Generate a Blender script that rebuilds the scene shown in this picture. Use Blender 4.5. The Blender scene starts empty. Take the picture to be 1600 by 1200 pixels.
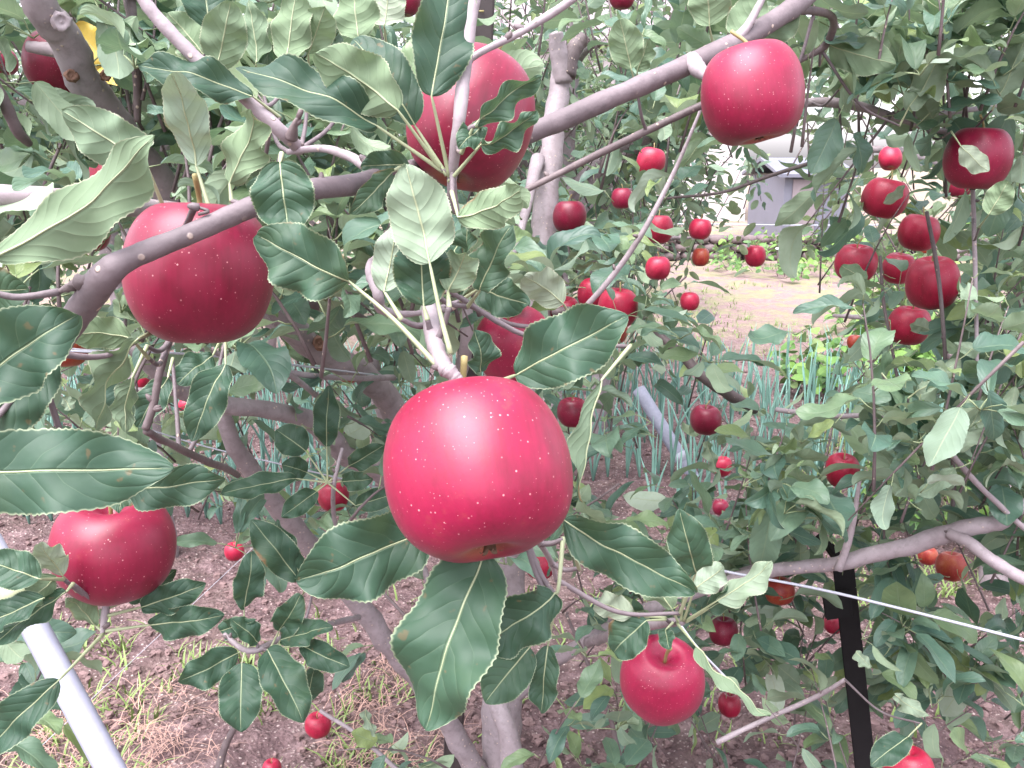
import bpy, math, random
import numpy as np
from mathutils import Vector, Matrix, noise as mnoise

SC = bpy.context.scene
COL = SC.collection
R = math.radians
rng = random.Random(7)
nrng = np.random.default_rng(7)

# ------------------------------------------------------------------ camera, sky, sun, exposure
CAM_H, PITCH, F = 1.5, R(14.0), 1386.0
cd = bpy.data.cameras.new('camera')
cam = bpy.data.objects.new('camera', cd)
COL.objects.link(cam)
cam.location = (0, 0, CAM_H)
cam.rotation_euler = (math.pi/2 - PITCH, 0, 0)
cd.sensor_width = 36.0
cd.lens = 36.0*F/1600.0
cd.clip_start = 0.02
cd.clip_end = 600
SC.camera = cam

world = bpy.data.worlds.new('World')
SC.world = world
world.use_nodes = True
wn = world.node_tree
wn.nodes.clear()
sky = wn.nodes.new('ShaderNodeTexSky')
sky.sky_type = 'NISHITA'
sky.sun_disc = False
sky.sun_elevation = R(66)
sky.sun_rotation = R(215)
sky.air_density = 1.0
sky.dust_density = 3.0
hsv = wn.nodes.new('ShaderNodeHueSaturation')
hsv.inputs['Saturation'].default_value = 0.28
hsv.inputs['Value'].default_value = 1.0
bg = wn.nodes.new('ShaderNodeBackground')
bg.inputs['Strength'].default_value = 0.15
wo = wn.nodes.new('ShaderNodeOutputWorld')
wn.links.new(sky.outputs[0], hsv.inputs['Color'])
tint = wn.nodes.new('ShaderNodeMix'); tint.data_type = 'RGBA'; tint.blend_type = 'MULTIPLY'
tint.inputs[0].default_value = 1.0; tint.inputs[7].default_value = (1.02, 0.965, 1.03, 1)   # overcast white
wn.links.new(hsv.outputs[0], tint.inputs[6]); wn.links.new(tint.outputs[2], bg.inputs['Color'])
wn.links.new(bg.outputs[0], wo.inputs['Surface'])

sl = bpy.data.lights.new('sun', 'SUN')
sl.energy = 1.5
sl.angle = R(60)
sl.color = (1.0, 0.955, 0.985)
sun = bpy.data.objects.new('sun', sl)
COL.objects.link(sun)
sun_az = R(215)      # sky rotation: direction (sin, cos) towards the sun
sd = Vector((math.sin(sun_az)*math.cos(R(66)), math.cos(sun_az)*math.cos(R(66)), math.sin(R(66))))
sun.rotation_euler = sd.to_track_quat('Z', 'Y').to_euler()

SC.view_settings.view_transform = 'Standard'
SC.view_settings.look = 'None'
SC.view_settings.gamma = 1.0
SC.view_settings.exposure = 2.2
SC.render.resolution_x = 1024
SC.render.resolution_y = 768
SC.render.engine = 'CYCLES'
try:
    SC.cycles.max_bounces = 6
    SC.cycles.diffuse_bounces = 3
    SC.cycles.glossy_bounces = 2
    SC.cycles.transmission_bounces = 3
except Exception:
    pass

CF = Vector((0, math.cos(PITCH), -math.sin(PITCH)))
CU = Vector((0, math.sin(PITCH), math.cos(PITCH)))
CR = Vector((1, 0, 0))
CO = Vector((0, 0, CAM_H))

def P(px, py, d):
    """measured point: direction through the photograph, depth d in metres"""
    return CO + d*(CF + ((px-800)/F)*CR - ((py-600)/F)*CU)

def proj(p):
    v = Vector(p) - CO
    z = v.dot(CF)
    if z < 0.01: return (-9999, -9999, z)
    return (800 + F*v.dot(CR)/z, 600 - F*v.dot(CU)/z, z)

def camvec(x, y, z):
    return (CR*x + CU*y - CF*z).normalized()

# ------------------------------------------------------------------ materials
def newmat(name):
    m = bpy.data.materials.new(name)
    m.use_nodes = True
    nt = m.node_tree
    nt.nodes.clear()
    out = nt.nodes.new('ShaderNodeOutputMaterial')
    return m, nt, out

class NT:
    def __init__(s, nt): s.nt = nt
    def n(s, t, **kw):
        nd = s.nt.nodes.new(t)
        for k, v in kw.items(): setattr(nd, k, v)
        return nd
    def l(s, a, b): s.nt.links.new(a, b)
    def put(s, sock, v):
        if hasattr(v, 'is_output') or isinstance(v, bpy.types.NodeSocket): s.l(v, sock)
        else: sock.default_value = v
    def math(s, op, a, b=0.0, clamp=False):
        nd = s.n('ShaderNodeMath', operation=op); nd.use_clamp = clamp
        s.put(nd.inputs[0], a); s.put(nd.inputs[1], b)
        return nd.outputs[0]
    def mix(s, f, a, b, bt='MIX'):
        nd = s.n('ShaderNodeMix', data_type='RGBA', blend_type=bt)
        s.put(nd.inputs[0], f); s.put(nd.inputs[6], a); s.put(nd.inputs[7], b)
        return nd.outputs[2]
    def ramp(s, f, stops, mode='LINEAR'):
        nd = s.n('ShaderNodeValToRGB'); cr = nd.color_ramp; cr.interpolation = mode
        while len(cr.elements) < len(stops): cr.elements.new(0.5)
        for e, (p, c) in zip(cr.elements, stops):
            e.position = p; e.color = (c[0], c[1], c[2], 1)
        s.put(nd.inputs[0], f)
        return nd.outputs[0]
    def smooth(s, x, a, b):
        nd = s.n('ShaderNodeMapRange', interpolation_type='SMOOTHSTEP')
        s.put(nd.inputs[0], x); nd.inputs[1].default_value = a; nd.inputs[2].default_value = b
        nd.inputs[3].default_value = 0; nd.inputs[4].default_value = 1
        return nd.outputs[0]
    def noise(s, vec, scale, detail=3.0, rough=0.5):
        nd = s.n('ShaderNodeTexNoise'); s.put(nd.inputs['Vector'], vec)
        nd.inputs['Scale'].default_value = scale; nd.inputs['Detail'].default_value = detail
        nd.inputs['Roughness'].default_value = rough
        return nd
def c4(c): return (c[0], c[1], c[2], 1.0)

def leaf_material(name, tops, unders, rough=0.40, hero=False, transl=0.22, teeth=True):
    m, nt, out = newmat(name); g = NT(nt)
    uv = g.n('ShaderNodeUVMap'); uv.uv_map = 'UVMap'
    sx = g.n('ShaderNodeSeparateXYZ'); g.l(uv.outputs[0], sx.inputs[0])
    u, v = sx.outputs[0], sx.outputs[1]
    at = g.n('ShaderNodeAttribute'); at.attribute_name = 'rnd'
    rnd = at.outputs['Fac']
    side = g.math('MULTIPLY', g.math('ABSOLUTE', g.math('SUBTRACT', u, 0.5)), 2.0)
    geo = g.n('ShaderNodeNewGeometry')
    tc = g.n('ShaderNodeTexCoord')
    nz = g.noise(tc.outputs['Object'], 60.0, 3.0)
    nv = g.noise(tc.outputs['Object'], 28.0, 2.0)
    vv = g.math('ADD', v, g.math('MULTIPLY', g.math('SUBTRACT', nv.outputs[0], 0.5), 0.22))
    ph = g.math('SUBTRACT', g.math('MULTIPLY', vv, 7.5), g.math('MULTIPLY', g.math('POWER', side, 1.25), 2.0))
    fr = g.math('MULTIPLY', g.math('ABSOLUTE', g.math('SUBTRACT', g.math('FRACT', g.math('ADD', ph, 10.0)), 0.5)), 2.0)
    vein = g.math('MULTIPLY', g.smooth(fr, 0.93, 1.0), g.smooth(side, 0.9, 0.4))
    mid = g.smooth(side, 0.06, 0.02)
    vm = g.math('MAXIMUM', mid, g.math('MULTIPLY', vein, 0.38), clamp=True)
    top = g.ramp(rnd, tops)
    und = g.ramp(rnd, unders)
    blot = g.smooth(nz.outputs[0], 0.35, 0.7)
    top2 = g.mix(g.math('MULTIPLY', blot, 0.35), top, g.mix(1.0, top, c4((1.5, 1.35, 1.25)), 'MULTIPLY'))
    top3 = g.mix(g.math('MULTIPLY', vm, 0.5), top2, c4((0.20, 0.28, 0.17)))
    und3 = g.mix(g.math('MULTIPLY', vm, 0.55), g.mix(g.math('MULTIPLY', blot, 0.4), und, g.mix(1.0, und, c4((0.75, 0.8, 0.7)), 'MULTIPLY')), c4((0.36, 0.42, 0.27)))
    if hero:
        e = g.smooth(side, 0.93, 1.0)
        top3 = g.mix(g.math('MULTIPLY', e, 0.75), top3, c4((0.36, 0.42, 0.27)))
        und3 = g.mix(g.math('MULTIPLY', e, 0.5), und3, c4((0.5, 0.5, 0.36)))
        sp = g.noise(tc.outputs['Object'], 140.0, 2.0)
        spm = g.math('MULTIPLY', g.smooth(sp.outputs[0], 0.67, 0.74), 0.6)
        top3 = g.mix(spm, top3, c4((0.14, 0.10, 0.05)))
        bl = g.noise(tc.outputs['Object'], 17.0, 4.0, 0.65)
        top3 = g.mix(g.math('MULTIPLY', g.smooth(bl.outputs[0], 0.50, 0.72), 0.35), top3, c4((0.07, 0.12, 0.055)))
        bs = g.math('MULTIPLY', g.smooth(g.math('ADD', g.math('MULTIPLY', side, 0.35), bl.outputs[0]), 0.93, 1.02), 0.8)
        top3 = g.mix(bs, top3, c4((0.17, 0.09, 0.04))); und3 = g.mix(bs, und3, c4((0.22, 0.13, 0.07)))
    col = g.mix(geo.outputs['Backfacing'], top3, und3)
    bp = g.n('ShaderNodeBump'); bp.inputs['Strength'].default_value = 0.6 if hero else 0.5
    bp.inputs['Distance'].default_value = 0.0012
    # quilted blade between the side veins
    quilt = g.math('SUBTRACT', 1.0, g.math('POWER', fr, 3.0))
    hgt = g.math('ADD', g.math('MULTIPLY', quilt, 0.45), g.math('ADD', g.math('MULTIPLY', nz.outputs[0], 0.9), g.math('MULTIPLY', mid, -0.8)))
    g.l(hgt, bp.inputs['Height'])
    pr = g.n('ShaderNodeBsdfPrincipled')
    g.l(col, pr.inputs['Base Color'])
    rg = g.math('ADD', g.math('MULTIPLY', geo.outputs['Backfacing'], 0.85-rough), rough)
    g.l(rg, pr.inputs['Roughness'])
    pr.inputs['Specular IOR Level'].default_value = 0.38 if hero else 0.5
    g.l(bp.outputs[0], pr.inputs['Normal'])
    tr = g.n('ShaderNodeBsdfTranslucent')
    tcol = g.mix(0.55, col, c4((0.18, 0.28, 0.11)))
    g.l(tcol, tr.inputs['Color'])
    ms = g.n('ShaderNodeMixShader'); ms.inputs[0].default_value = transl
    g.l(pr.outputs[0], ms.inputs[1]); g.l(tr.outputs[0], ms.inputs[2])
    g.l(ms.outputs[0], out.inputs[0])
    return m

TOPS = [(0.0, (0.034, 0.082, 0.058)), (0.30, (0.050, 0.110, 0.074)), (0.55, (0.070, 0.135, 0.085)), (0.80, (0.095, 0.160, 0.070)), (0.95, (0.13, 0.20, 0.07)), (1.0, (0.42, 0.36, 0.08))]
UNDS = [(0.0, (0.11, 0.165, 0.11)), (0.4, (0.14, 0.20, 0.125)), (0.8, (0.17, 0.24, 0.14)), (0.95, (0.24, 0.31, 0.23)), (1.0, (0.33, 0.36, 0.26))]
TOPS2 = [(p_, (r_*1.6, g_*1.42, b_*1.5)) for p_, (r_, g_, b_) in TOPS[:-1]] + [TOPS[-1]]  # brightened leaf colours: light on the mid foliage put into them
UNDS2 = [(p_, (r_*1.7, g_*1.6, b_*1.75)) for p_, (r_, g_, b_) in UNDS]
M = {}
M['leaf'] = leaf_material('apple_leaf', TOPS2, UNDS2, rough=0.42, transl=0.28)
TOPSH = [(p_, (r_*.64, g_*.70, b_*.62)) for p_, (r_, g_, b_) in TOPS]  # darkened copy for near leaves: their dimmer exposure put into the colour
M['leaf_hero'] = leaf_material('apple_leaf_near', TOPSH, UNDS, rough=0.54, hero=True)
M['leaf_bush'] = leaf_material('bush_leaf', [(0, (0.05, 0.13, 0.03)), (0.5, (0.10, 0.22, 0.04)), (1, (0.20, 0.32, 0.07))],
                               [(0, (0.14, 0.22, 0.09)), (1, (0.22, 0.30, 0.12))], rough=0.5)
M['leaf_far'] = leaf_material('far_leaf', [(0, (0.06, 0.12, 0.085)), (0.5, (0.11, 0.18, 0.115)), (1, (0.20, 0.26, 0.14))],  # paler copy for background trees: their bright exposure put into the colour
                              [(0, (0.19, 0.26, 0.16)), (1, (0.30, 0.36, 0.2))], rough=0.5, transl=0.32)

def bark_material(name, c1, c2, c3):
    m, nt, out = newmat(name); g = NT(nt)
    tc = g.n('ShaderNodeTexCoord')
    n1 = g.noise(tc.outputs['Object'], 14.0, 6.0, 0.6)
    n2 = g.noise(tc.outputs['Object'], 90.0, 4.0, 0.6)
    col = g.ramp(n1.outputs[0], [(0.3, c1), (0.52, c2), (0.75, c3)])
    col = g.mix(g.math('MULTIPLY', g.smooth(n2.outputs[0], 0.45, 0.7), 0.35), col, c4((c1[0]*0.6, c1[1]*0.6, c1[2]*0.6)))
    vo = g.n('ShaderNodeTexVoronoi'); vo.inputs['Scale'].default_value = 95.0
    g.l(tc.outputs['Object'], vo.inputs['Vector'])
    dots = g.math('MULTIPLY', g.smooth(vo.outputs['Distance'], 0.20, 0.12), g.smooth(g.noise(tc.outputs['Object'], 40.0, 1.0).outputs[0], 0.45, 0.55))
    col = g.mix(g.math('MULTIPLY', dots, 0.8), col, c4((0.52, 0.42, 0.34)))
    pr = g.n('ShaderNodeBsdfPrincipled'); g.l(col, pr.inputs['Base Color'])
    pr.inputs['Roughness'].default_value = 0.62
    bp = g.n('ShaderNodeBump'); bp.inputs['Strength'].default_value = 0.6; bp.inputs['Distance'].default_value = 0.0015
    g.l(g.math('ADD', n2.outputs[0], g.math('MULTIPLY', dots, 0.7)), bp.inputs['Height'])
    g.l(bp.outputs[0], pr.inputs['Normal']); g.l(pr.outputs[0], out.inputs[0])
    return m
M['bark'] = bark_material('smooth_grey_bark', (0.20, 0.165, 0.17), (0.28, 0.24, 0.25), (0.36, 0.315, 0.33))
M['bark_mid'] = bark_material('near_branch_bark', (0.105, 0.083, 0.088), (0.15, 0.122, 0.128), (0.20, 0.168, 0.175))
M['bark_dark'] = bark_material('brown_twig_bark', (0.075, 0.055, 0.055), (0.12, 0.092, 0.092), (0.19, 0.155, 0.15))

def simple(name, col, rough=0.6, var=0.25, scale=40.0, metal=0.0, bump=0.3, bd=0.001, spec=0.5):
    m, nt, out = newmat(name); g = NT(nt)
    tc = g.n('ShaderNodeTexCoord')
    n1 = g.noise(tc.outputs['Object'], scale, 5.0, 0.6)
    c = g.mix(n1.outputs[0], c4([x*(1-var) for x in col]), c4([min(1, x*(1+var)) for x in col]))
    pr = g.n('ShaderNodeBsdfPrincipled'); g.l(c, pr.inputs['Base Color'])
    pr.inputs['Roughness'].default_value = rough; pr.inputs['Metallic'].default_value = metal
    pr.inputs['Specular IOR Level'].default_value = spec
    bp = g.n('ShaderNodeBump'); bp.inputs['Strength'].default_value = bump; bp.inputs['Distance'].default_value = bd
    g.l(n1.outputs[0], bp.inputs['Height']); g.l(bp.outputs[0], pr.inputs['Normal'])
    g.l(pr.outputs[0], out.inputs[0])
    return m
M['petiole_mid'] = simple('petiole_dull', (0.20, 0.25, 0.13), 0.6, 0.2, 60)
M['petiole'] = simple('petiole_green', (0.29, 0.33, 0.19), 0.5, 0.15, 60)
M['stem'] = simple('fruit_stem', (0.26, 0.22, 0.09), 0.6, 0.3, 80)
M['calyx'] = simple('dry_calyx', (0.10, 0.06, 0.035), 0.8, 0.3, 200)
M['scar'] = simple('bark_scar', (0.16, 0.085, 0.055), 0.8, 0.5, 150, bump=0.8)
M['pipe'] = simple('galvanised_pipe', (0.29, 0.30, 0.37), 0.6, 0.3, 45, metal=0.0)
M['blue'] = simple('blue_tape', (0.05, 0.13, 0.30), 0.5, 0.2, 60)
M['black'] = simple('black_steel', (0.010, 0.009, 0.010), 0.7, 0.4, 60, spec=0.25)
M['rust'] = simple('dark_rusty_steel', (0.045, 0.035, 0.035), 0.7, 0.4, 60)
M['wire'] = simple('white_plastic_wire', (0.42, 0.44, 0.50), 0.35, 0.05, 60)
M['wire_dark'] = simple('grey_wire', (0.35, 0.35, 0.38), 0.4, 0.1, 60)
M['wall_white'] = simple('white_plaster', (0.46, 0.42, 0.42), 0.8, 0.05, 3)
M['wall_grey'] = simple('grey_sheet_metal', (0.14, 0.145, 0.18), 0.5, 0.15, 3)
M['roof'] = simple('roof_tile', (0.20, 0.17, 0.18), 0.7, 0.2, 5)
M['glass'] = simple('dark_window', (0.05, 0.06, 0.07), 0.1, 0.1, 2)
M['stone'] = simple('field_stone', (0.13, 0.10, 0.10), 0.85, 0.4, 6, bump=0.8, bd=0.02)
M['onion'] = simple('onion_blade', (0.15, 0.29, 0.235), 0.5, 0.5, 3)
M['straw'] = simple('dry_straw', (0.40, 0.25, 0.20), 0.7, 0.4, 5)
M['weed'] = simple('weed_green', (0.17, 0.25, 0.07), 0.6, 0.4, 6)
M['clod'] = simple('soil_clod', (0.17, 0.115, 0.11), 0.9, 0.95, 30, bump=0.9, bd=0.004, spec=0.2)
M['orange'] = simple('orange_fruit', (0.55, 0.20, 0.03), 0.4, 0.2, 30)
M['yellow_leaf'] = simple('yellow_leaf', (0.50, 0.36, 0.06), 0.5, 0.15, 60)

def apple_material(name, deep, mid, green, greenish=0.0):
    m, nt, out = newmat(name); g = NT(nt)
    tc = g.n('ShaderNodeTexCoord'); ob = tc.outputs['Object']
    oi = g.n('ShaderNodeObjectInfo')
    n1 = g.noise(ob, 1.1, 4.0, 0.6)
    # vertical streaks: stretch along the stem axis
    mp = g.n('ShaderNodeMapping'); mp.inputs['Scale'].default_value = (16, 16, 1.3); g.l(ob, mp.inputs[0])
    st = g.noise(mp.outputs[0], 1.0, 3.0, 0.6)
    f = g.math('ADD', g.math('MULTIPLY', n1.outputs[0], 0.72), g.math('MULTIPLY', st.outputs[0], 0.28))
    col = g.ramp(f, [(0.32, deep), (0.52, mid), (0.72, [min(1, x*1.25) for x in mid])])
    ax = g.n('ShaderNodeAttribute'); ax.attribute_name = 'pole'
    pl = ax.outputs['Fac']
    gm = g.math('MULTIPLY', g.smooth(g.math('ADD', pl, g.math('MULTIPLY', n1.outputs[0], 0.5)), 1.02, 1.36), 0.6)
    col = g.mix(gm, col, c4(green))
    if greenish == 0:
        pn = g.noise(ob, 2.3, 5.0, 0.65)
        col = g.mix(g.math('MULTIPLY', g.smooth(pn.outputs[0], 0.60, 0.78), 0.22), col, c4((0.30, 0.10, 0.05)))
    if greenish > 0:
        gg = g.math('MULTIPLY', g.smooth(g.math('ADD', n1.outputs[0], g.math('MULTIPLY', st.outputs[0], 0.3)), 0.55, 0.85), greenish)
        col = g.mix(gg, col, c4(green))
    vo = g.n('ShaderNodeTexVoronoi'); vo.inputs['Scale'].default_value = 17.0; vo.inputs['Randomness'].default_value = 1.0
    g.l(ob, vo.inputs['Vector'])
    sep = g.n('ShaderNodeSeparateColor'); g.l(vo.outputs['Color'], sep.inputs[0])
    thr = g.math('MULTIPLY', g.math('ADD', g.math('MULTIPLY', g.math('POWER', sep.outputs[0], 4.0), 1.0), 0.55), 0.145)
    dot = g.math('MULTIPLY', g.smooth(g.math('DIVIDE', vo.outputs['Distance'], thr), 1.25, 0.5), g.math('ADD', 0.30, g.math('MULTIPLY', sep.outputs[1], 0.5)))
    col = g.mix(dot, col, c4((0.68, 0.34, 0.34)))
    pr = g.n('ShaderNodeBsdfPrincipled'); g.l(col, pr.inputs['Base Color'])
    g.l(g.math('ADD', 0.36, g.math('MULTIPLY', n1.outputs[0], 0.14)), pr.inputs['Roughness'])
    pr.inputs['Specular IOR Level'].default_value = 0.42
    pr.inputs['Sheen Weight'].default_value = 0.04
    pr.inputs['Coat Weight'].default_value = 0.14; pr.inputs['Coat Roughness'].default_value = 0.38; pr.inputs['Coat IOR'].default_value = 1.6
    pr.inputs['Sheen Roughness'].default_value = 0.5
    pr.inputs['Sheen Tint'].default_value = (1, 0.75, 0.85, 1)
    pr.inputs['Subsurface Weight'].default_value = 0.06
    pr.inputs['Subsurface Radius'].default_value = (0.01, 0.002, 0.002)
    bp = g.n('ShaderNodeBump'); bp.inputs['Strength'].default_value = 0.12; bp.inputs['Distance'].default_value = 0.0006
    g.l(g.math('ADD', g.noise(ob, 14.0, 3.0).outputs[0], dot), bp.inputs['Height']); g.l(bp.outputs[0], pr.inputs['Normal'])
    g.l(pr.outputs[0], out.inputs[0])
    return m
M['apple'] = apple_material('red_apple_skin', (0.14, 0.0010, 0.018), (0.215, 0.0015, 0.031), (0.36, 0.17, 0.06))
M['apple_small'] = apple_material('small_red_apple_skin', (0.19, 0.003, 0.018), (0.31, 0.005, 0.034), (0.36, 0.17, 0.06))  # brighter copy: light for the shaded smaller apples put into the red
M['apple_dark'] = apple_material('dark_red_apple_skin', (0.115, 0.0010, 0.014), (0.18, 0.0014, 0.025), (0.34, 0.17, 0.06))
M['apple_orange'] = apple_material('ripening_apple_skin', (0.20, 0.010, 0.010), (0.28, 0.022, 0.013), (0.32, 0.17, 0.04), 0.28)

# ------------------------------------------------------------------ mesh building
class MB:
    def __init__(s):
        s.v = []; s.q = []; s.uv = []; s.r = []; s.m = []; s.n = 0
    def add(s, v, q, uv=None, rnd=0.5, mat=0):
        v = np.asarray(v, float); q = np.asarray(q, np.int64)
        s.v.append(v); s.q.append(q + s.n)
        s.uv.append(np.zeros((len(v), 2)) if uv is None else np.asarray(uv))
        s.r.append(np.full(len(v), rnd) if np.isscalar(rnd) else np.asarray(rnd))
        s.m.append(np.full(len(q), mat)); s.n += len(v)
    def build(s, name, mats, parent=None, smooth=True, attrs=True, origin=None):
        me = bpy.data.meshes.new(name)
        if s.n:
            v = np.concatenate(s.v); q = np.concatenate(s.q); uv = np.concatenate(s.uv)
            r = np.concatenate(s.r); m = np.concatenate(s.m)
            if origin is not None: v = v - np.array(origin)
            me.vertices.add(len(v)); me.vertices.foreach_set('co', v.astype(np.float32).ravel())
            me.loops.add(len(q)*4); me.loops.foreach_set('vertex_index', q.astype(np.int32).ravel())
            me.polygons.add(len(q)); me.polygons.foreach_set('loop_start', (np.arange(len(q))*4).astype(np.int32))
            me.polygons.foreach_set('material_index', m.astype(np.int32))
            me.polygons.foreach_set('use_smooth', np.full(len(q), smooth))
            if attrs:
                ul = me.uv_layers.new(name='UVMap')
                ul.data.foreach_set('uv', uv[q.ravel()].astype(np.float32).ravel())
                a = me.attributes.new('rnd', 'FLOAT', 'POINT'); a.data.foreach_set('value', r.astype(np.float32))
            me.update(calc_edges=True)
        for mt in (mats if isinstance(mats, (list, tuple)) else [mats]): me.materials.append(mt)
        ob = bpy.data.objects.new(name, me); COL.objects.link(ob)
        if origin is not None and parent is None: ob.location = origin
        if parent is not None: ob.parent = parent
        return ob

def catmull(pts, n):
    pts = np.asarray(pts, float)
    if len(pts) == 2: 
        t = np.linspace(0, 1, n+1)[:, None]; return pts[0]*(1-t) + pts[1]*t
    p = np.vstack([2*pts[0]-pts[1], pts, 2*pts[-1]-pts[-2]]); out = []
    for i in range(1, len(p)-2):
        t = np.linspace(0, 1, n, endpoint=False)[:, None]
        a, b, c, d = p[i-1], p[i], p[i+1], p[i+2]
        out.append(0.5*((2*b)+(-a+c)*t+(2*a-5*b+4*c-d)*t*t+(-a+3*b-3*c+d)*t**3))
    out.append(pts[-1][None])
    return np.vstack(out)

def frames(path):
    path = np.asarray(path, float)
    T = np.gradient(path, axis=0); T /= np.linalg.norm(T, axis=1)[:, None] + 1e-12
    ref = np.array([0.13, 0.31, 0.94]); 
    if abs(T[0] @ ref) > 0.9: ref = np.array([0.9, 0.3, 0.1])
    N = np.zeros_like(T); n = np.cross(T[0], ref); n /= np.linalg.norm(n)
    for i in range(len(T)):
        n = n - T[i]*(n @ T[i]); n /= np.linalg.norm(n) + 1e-12; N[i] = n
    return T, N, np.cross(T, N)

def tube(mb, path, rad, sides=8, mat=0, bump=0.0, rnd=0.5):
    path = np.asarray(path, float); k = len(path)
    rad = np.full(k, rad) if np.isscalar(rad) else np.asarray(rad, float)
    T, N, B = frames(path)
    path = np.vstack([path[0]-T[0]*rad[0]*0.3, path, path[-1]+T[-1]*rad[-1]*0.3])
    N = np.vstack([N[:1], N, N[-1:]]); B = np.vstack([B[:1], B, B[-1:]]); rad = np.concatenate([[rad[0]*0.02], rad, [rad[-1]*0.02]])
    a = np.arange(sides)*2*math.pi/sides
    rr = rad[:, None]*np.ones(sides)
    if bump > 0: rr = rr*(1+bump*nrng.standard_normal(rr.shape))
    v = path[:, None, :] + rr[:, :, None]*(np.cos(a)[None, :, None]*N[:, None, :] + np.sin(a)[None, :, None]*B[:, None, :])
    i, j = np.meshgrid(np.arange(k+1), np.arange(sides), indexing='ij')
    j2 = (j+1) % sides
    q = np.stack([i*sides+j, i*sides+j2, (i+1)*sides+j2, (i+1)*sides+j], -1).reshape(-1, 4)
    mb.add(v.reshape(-1, 3), q, None, rnd, mat)

def leaf_shape(NL, NW, width=0.5, fold=0.25, bend=0.5, wave=0.05, wf=2.0, ph=0.0, twist=0.0, teeth=0, curl=0.0, seed=0):
    """leaf from (0,0,0) to (0,1,0); top side +Z. returns verts, quads, uv"""
    t = np.linspace(0, 1, NL+1)
    w = (np.maximum(t, 0)**0.55)*(np.maximum(1-t, 0)**0.62); w = w/w.max()
    w = w*(1-0.25*np.clip((t-0.78)/0.22, 0, 1)) ; w = np.maximum(w, 0.012)*width*0.5
    u = np.linspace(-1, 1, 2*NW+1)
    th = bend*(t-0.15*0) + curl*np.clip(t-0.7, 0, 1)*3
    dy = np.cos(th); dz = -np.sin(th)
    y = np.concatenate([[0], np.cumsum((dy[1:]+dy[:-1])/2)])/NL
    z = np.concatenate([[0], np.cumsum((dz[1:]+dz[:-1])/2)])/NL
    ny, nz = np.sin(th), np.cos(th)
    uu, tt = np.meshgrid(u, t); ww = np.repeat(w[:, None], len(u), 1)
    if teeth:
        saw = 1 - 0.035*((tt*teeth*(1+0.0*uu)) % 1.0 < 0.5)
        edge = np.abs(uu) > 0.999
        ww = np.where(edge, ww*saw, ww)
    rs = np.random.default_rng(seed)
    p1, p2, p3 = rs.uniform(0, 6.28, 3)
    f = fold*(1-0.35*tt)
    off = np.abs(uu)*ww*np.sin(f) - (uu**2)*ww*0.25*math.sin(fold)
    off = off + wave*np.abs(uu)**1.6*np.where(uu > 0, np.sin(2*math.pi*wf*tt+p1), np.sin(2*math.pi*wf*1.13*tt+p2))*np.sqrt(np.clip(ww/width*2, 0, 1))
    off = off + 0.25*wave*np.sin(2*math.pi*1.3*tt+p3)
    x = uu*ww*np.cos(f)
    tw = twist*tt
    xx = x*np.cos(tw) - off*np.sin(tw); oo = x*np.sin(tw) + off*np.cos(tw)
    Y = y[:, None] + oo*ny[:, None]; Z = z[:, None] + oo*nz[:, None]
    # chord onto Y
    L = math.hypot(y[-1], z[-1]); ca, sa = y[-1]/L, z[-1]/L
    Y2 = (Y*ca + Z*sa)/L; Z2 = (-Y*sa + Z*ca)/L; X2 = xx
    v = np.stack([X2, Y2, Z2], -1).reshape(-1, 3)
    C = len(u)
    i, j = np.meshgrid(np.arange(NL), np.arange(C-1), indexing='ij')
    q = np.stack([i*C+j, i*C+j+1, (i+1)*C+j+1, (i+1)*C+j], -1).reshape(-1, 4)
    uv = np.stack([(uu+1)/2, tt], -1).reshape(-1, 2)
    return v, q, uv

MID = [leaf_shape(9, 2, w*.86, f, b*1.1, wv*.6, 1.4, tw, tw2, 0, 0, s) for s, (w, f, b, wv, tw, tw2) in enumerate([
    (0.50, 0.45, 0.5, 0.06, 0, 0.2), (0.56, 0.30, 0.9, 0.08, 0, -0.3), (0.46, 0.6, 0.3, 0.05, 0, 0.4),
    (0.52, 0.5, 1.2, 0.07, 0, 0.1), (0.60, 0.2, 0.2, 0.07, 0, -0.2), (0.42, 0.8, 0.7, 0.04, 0, 0.5),
    (0.54, 0.35, -0.4, 0.08, 0, 0.3), (0.48, 0.55, 1.5, 0.06, 0, -0.5)])]
FAR = [leaf_shape(4, 1, w*.88, f, b, 0.0, 1, 0, tw, 0, 0, s) for s, (w, f, b, tw) in enumerate([
    (0.52, 0.4, 0.5, 0.2), (0.6, 0.3, 0.9, -0.3), (0.48, 0.6, 0.3, 0.4), (0.56, 0.5, 1.2, 0.1)])]

NEAR = [leaf_shape(42, 4, w*.88, f, b*1.1, wv*.68, 1.7, 0, tw2, 14, cu, s_+50) for s_, (w, f, b, wv, tw2, cu) in enumerate([
    (0.56, 0.45, 0.6, 0.07, 0.3, 0), (0.62, 0.30, 0.9, 0.085, -0.4, .3), (0.50, 0.7, 0.4, 0.09, 0.6, 0), (0.58, 0.5, 1.3, 0.08, 0.2, .4),
    (0.64, 0.2, 0.3, 0.08, -0.3, 0), (0.46, 0.95, 0.8, 0.08, 0.6, .2), (0.60, 0.35, -0.5, 0.09, 0.4, -.3), (0.52, 0.6, 1.6, 0.07, -0.6, .5)])]
def norm(a): return a/(np.linalg.norm(a, axis=-1, keepdims=True)+1e-12)

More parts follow.
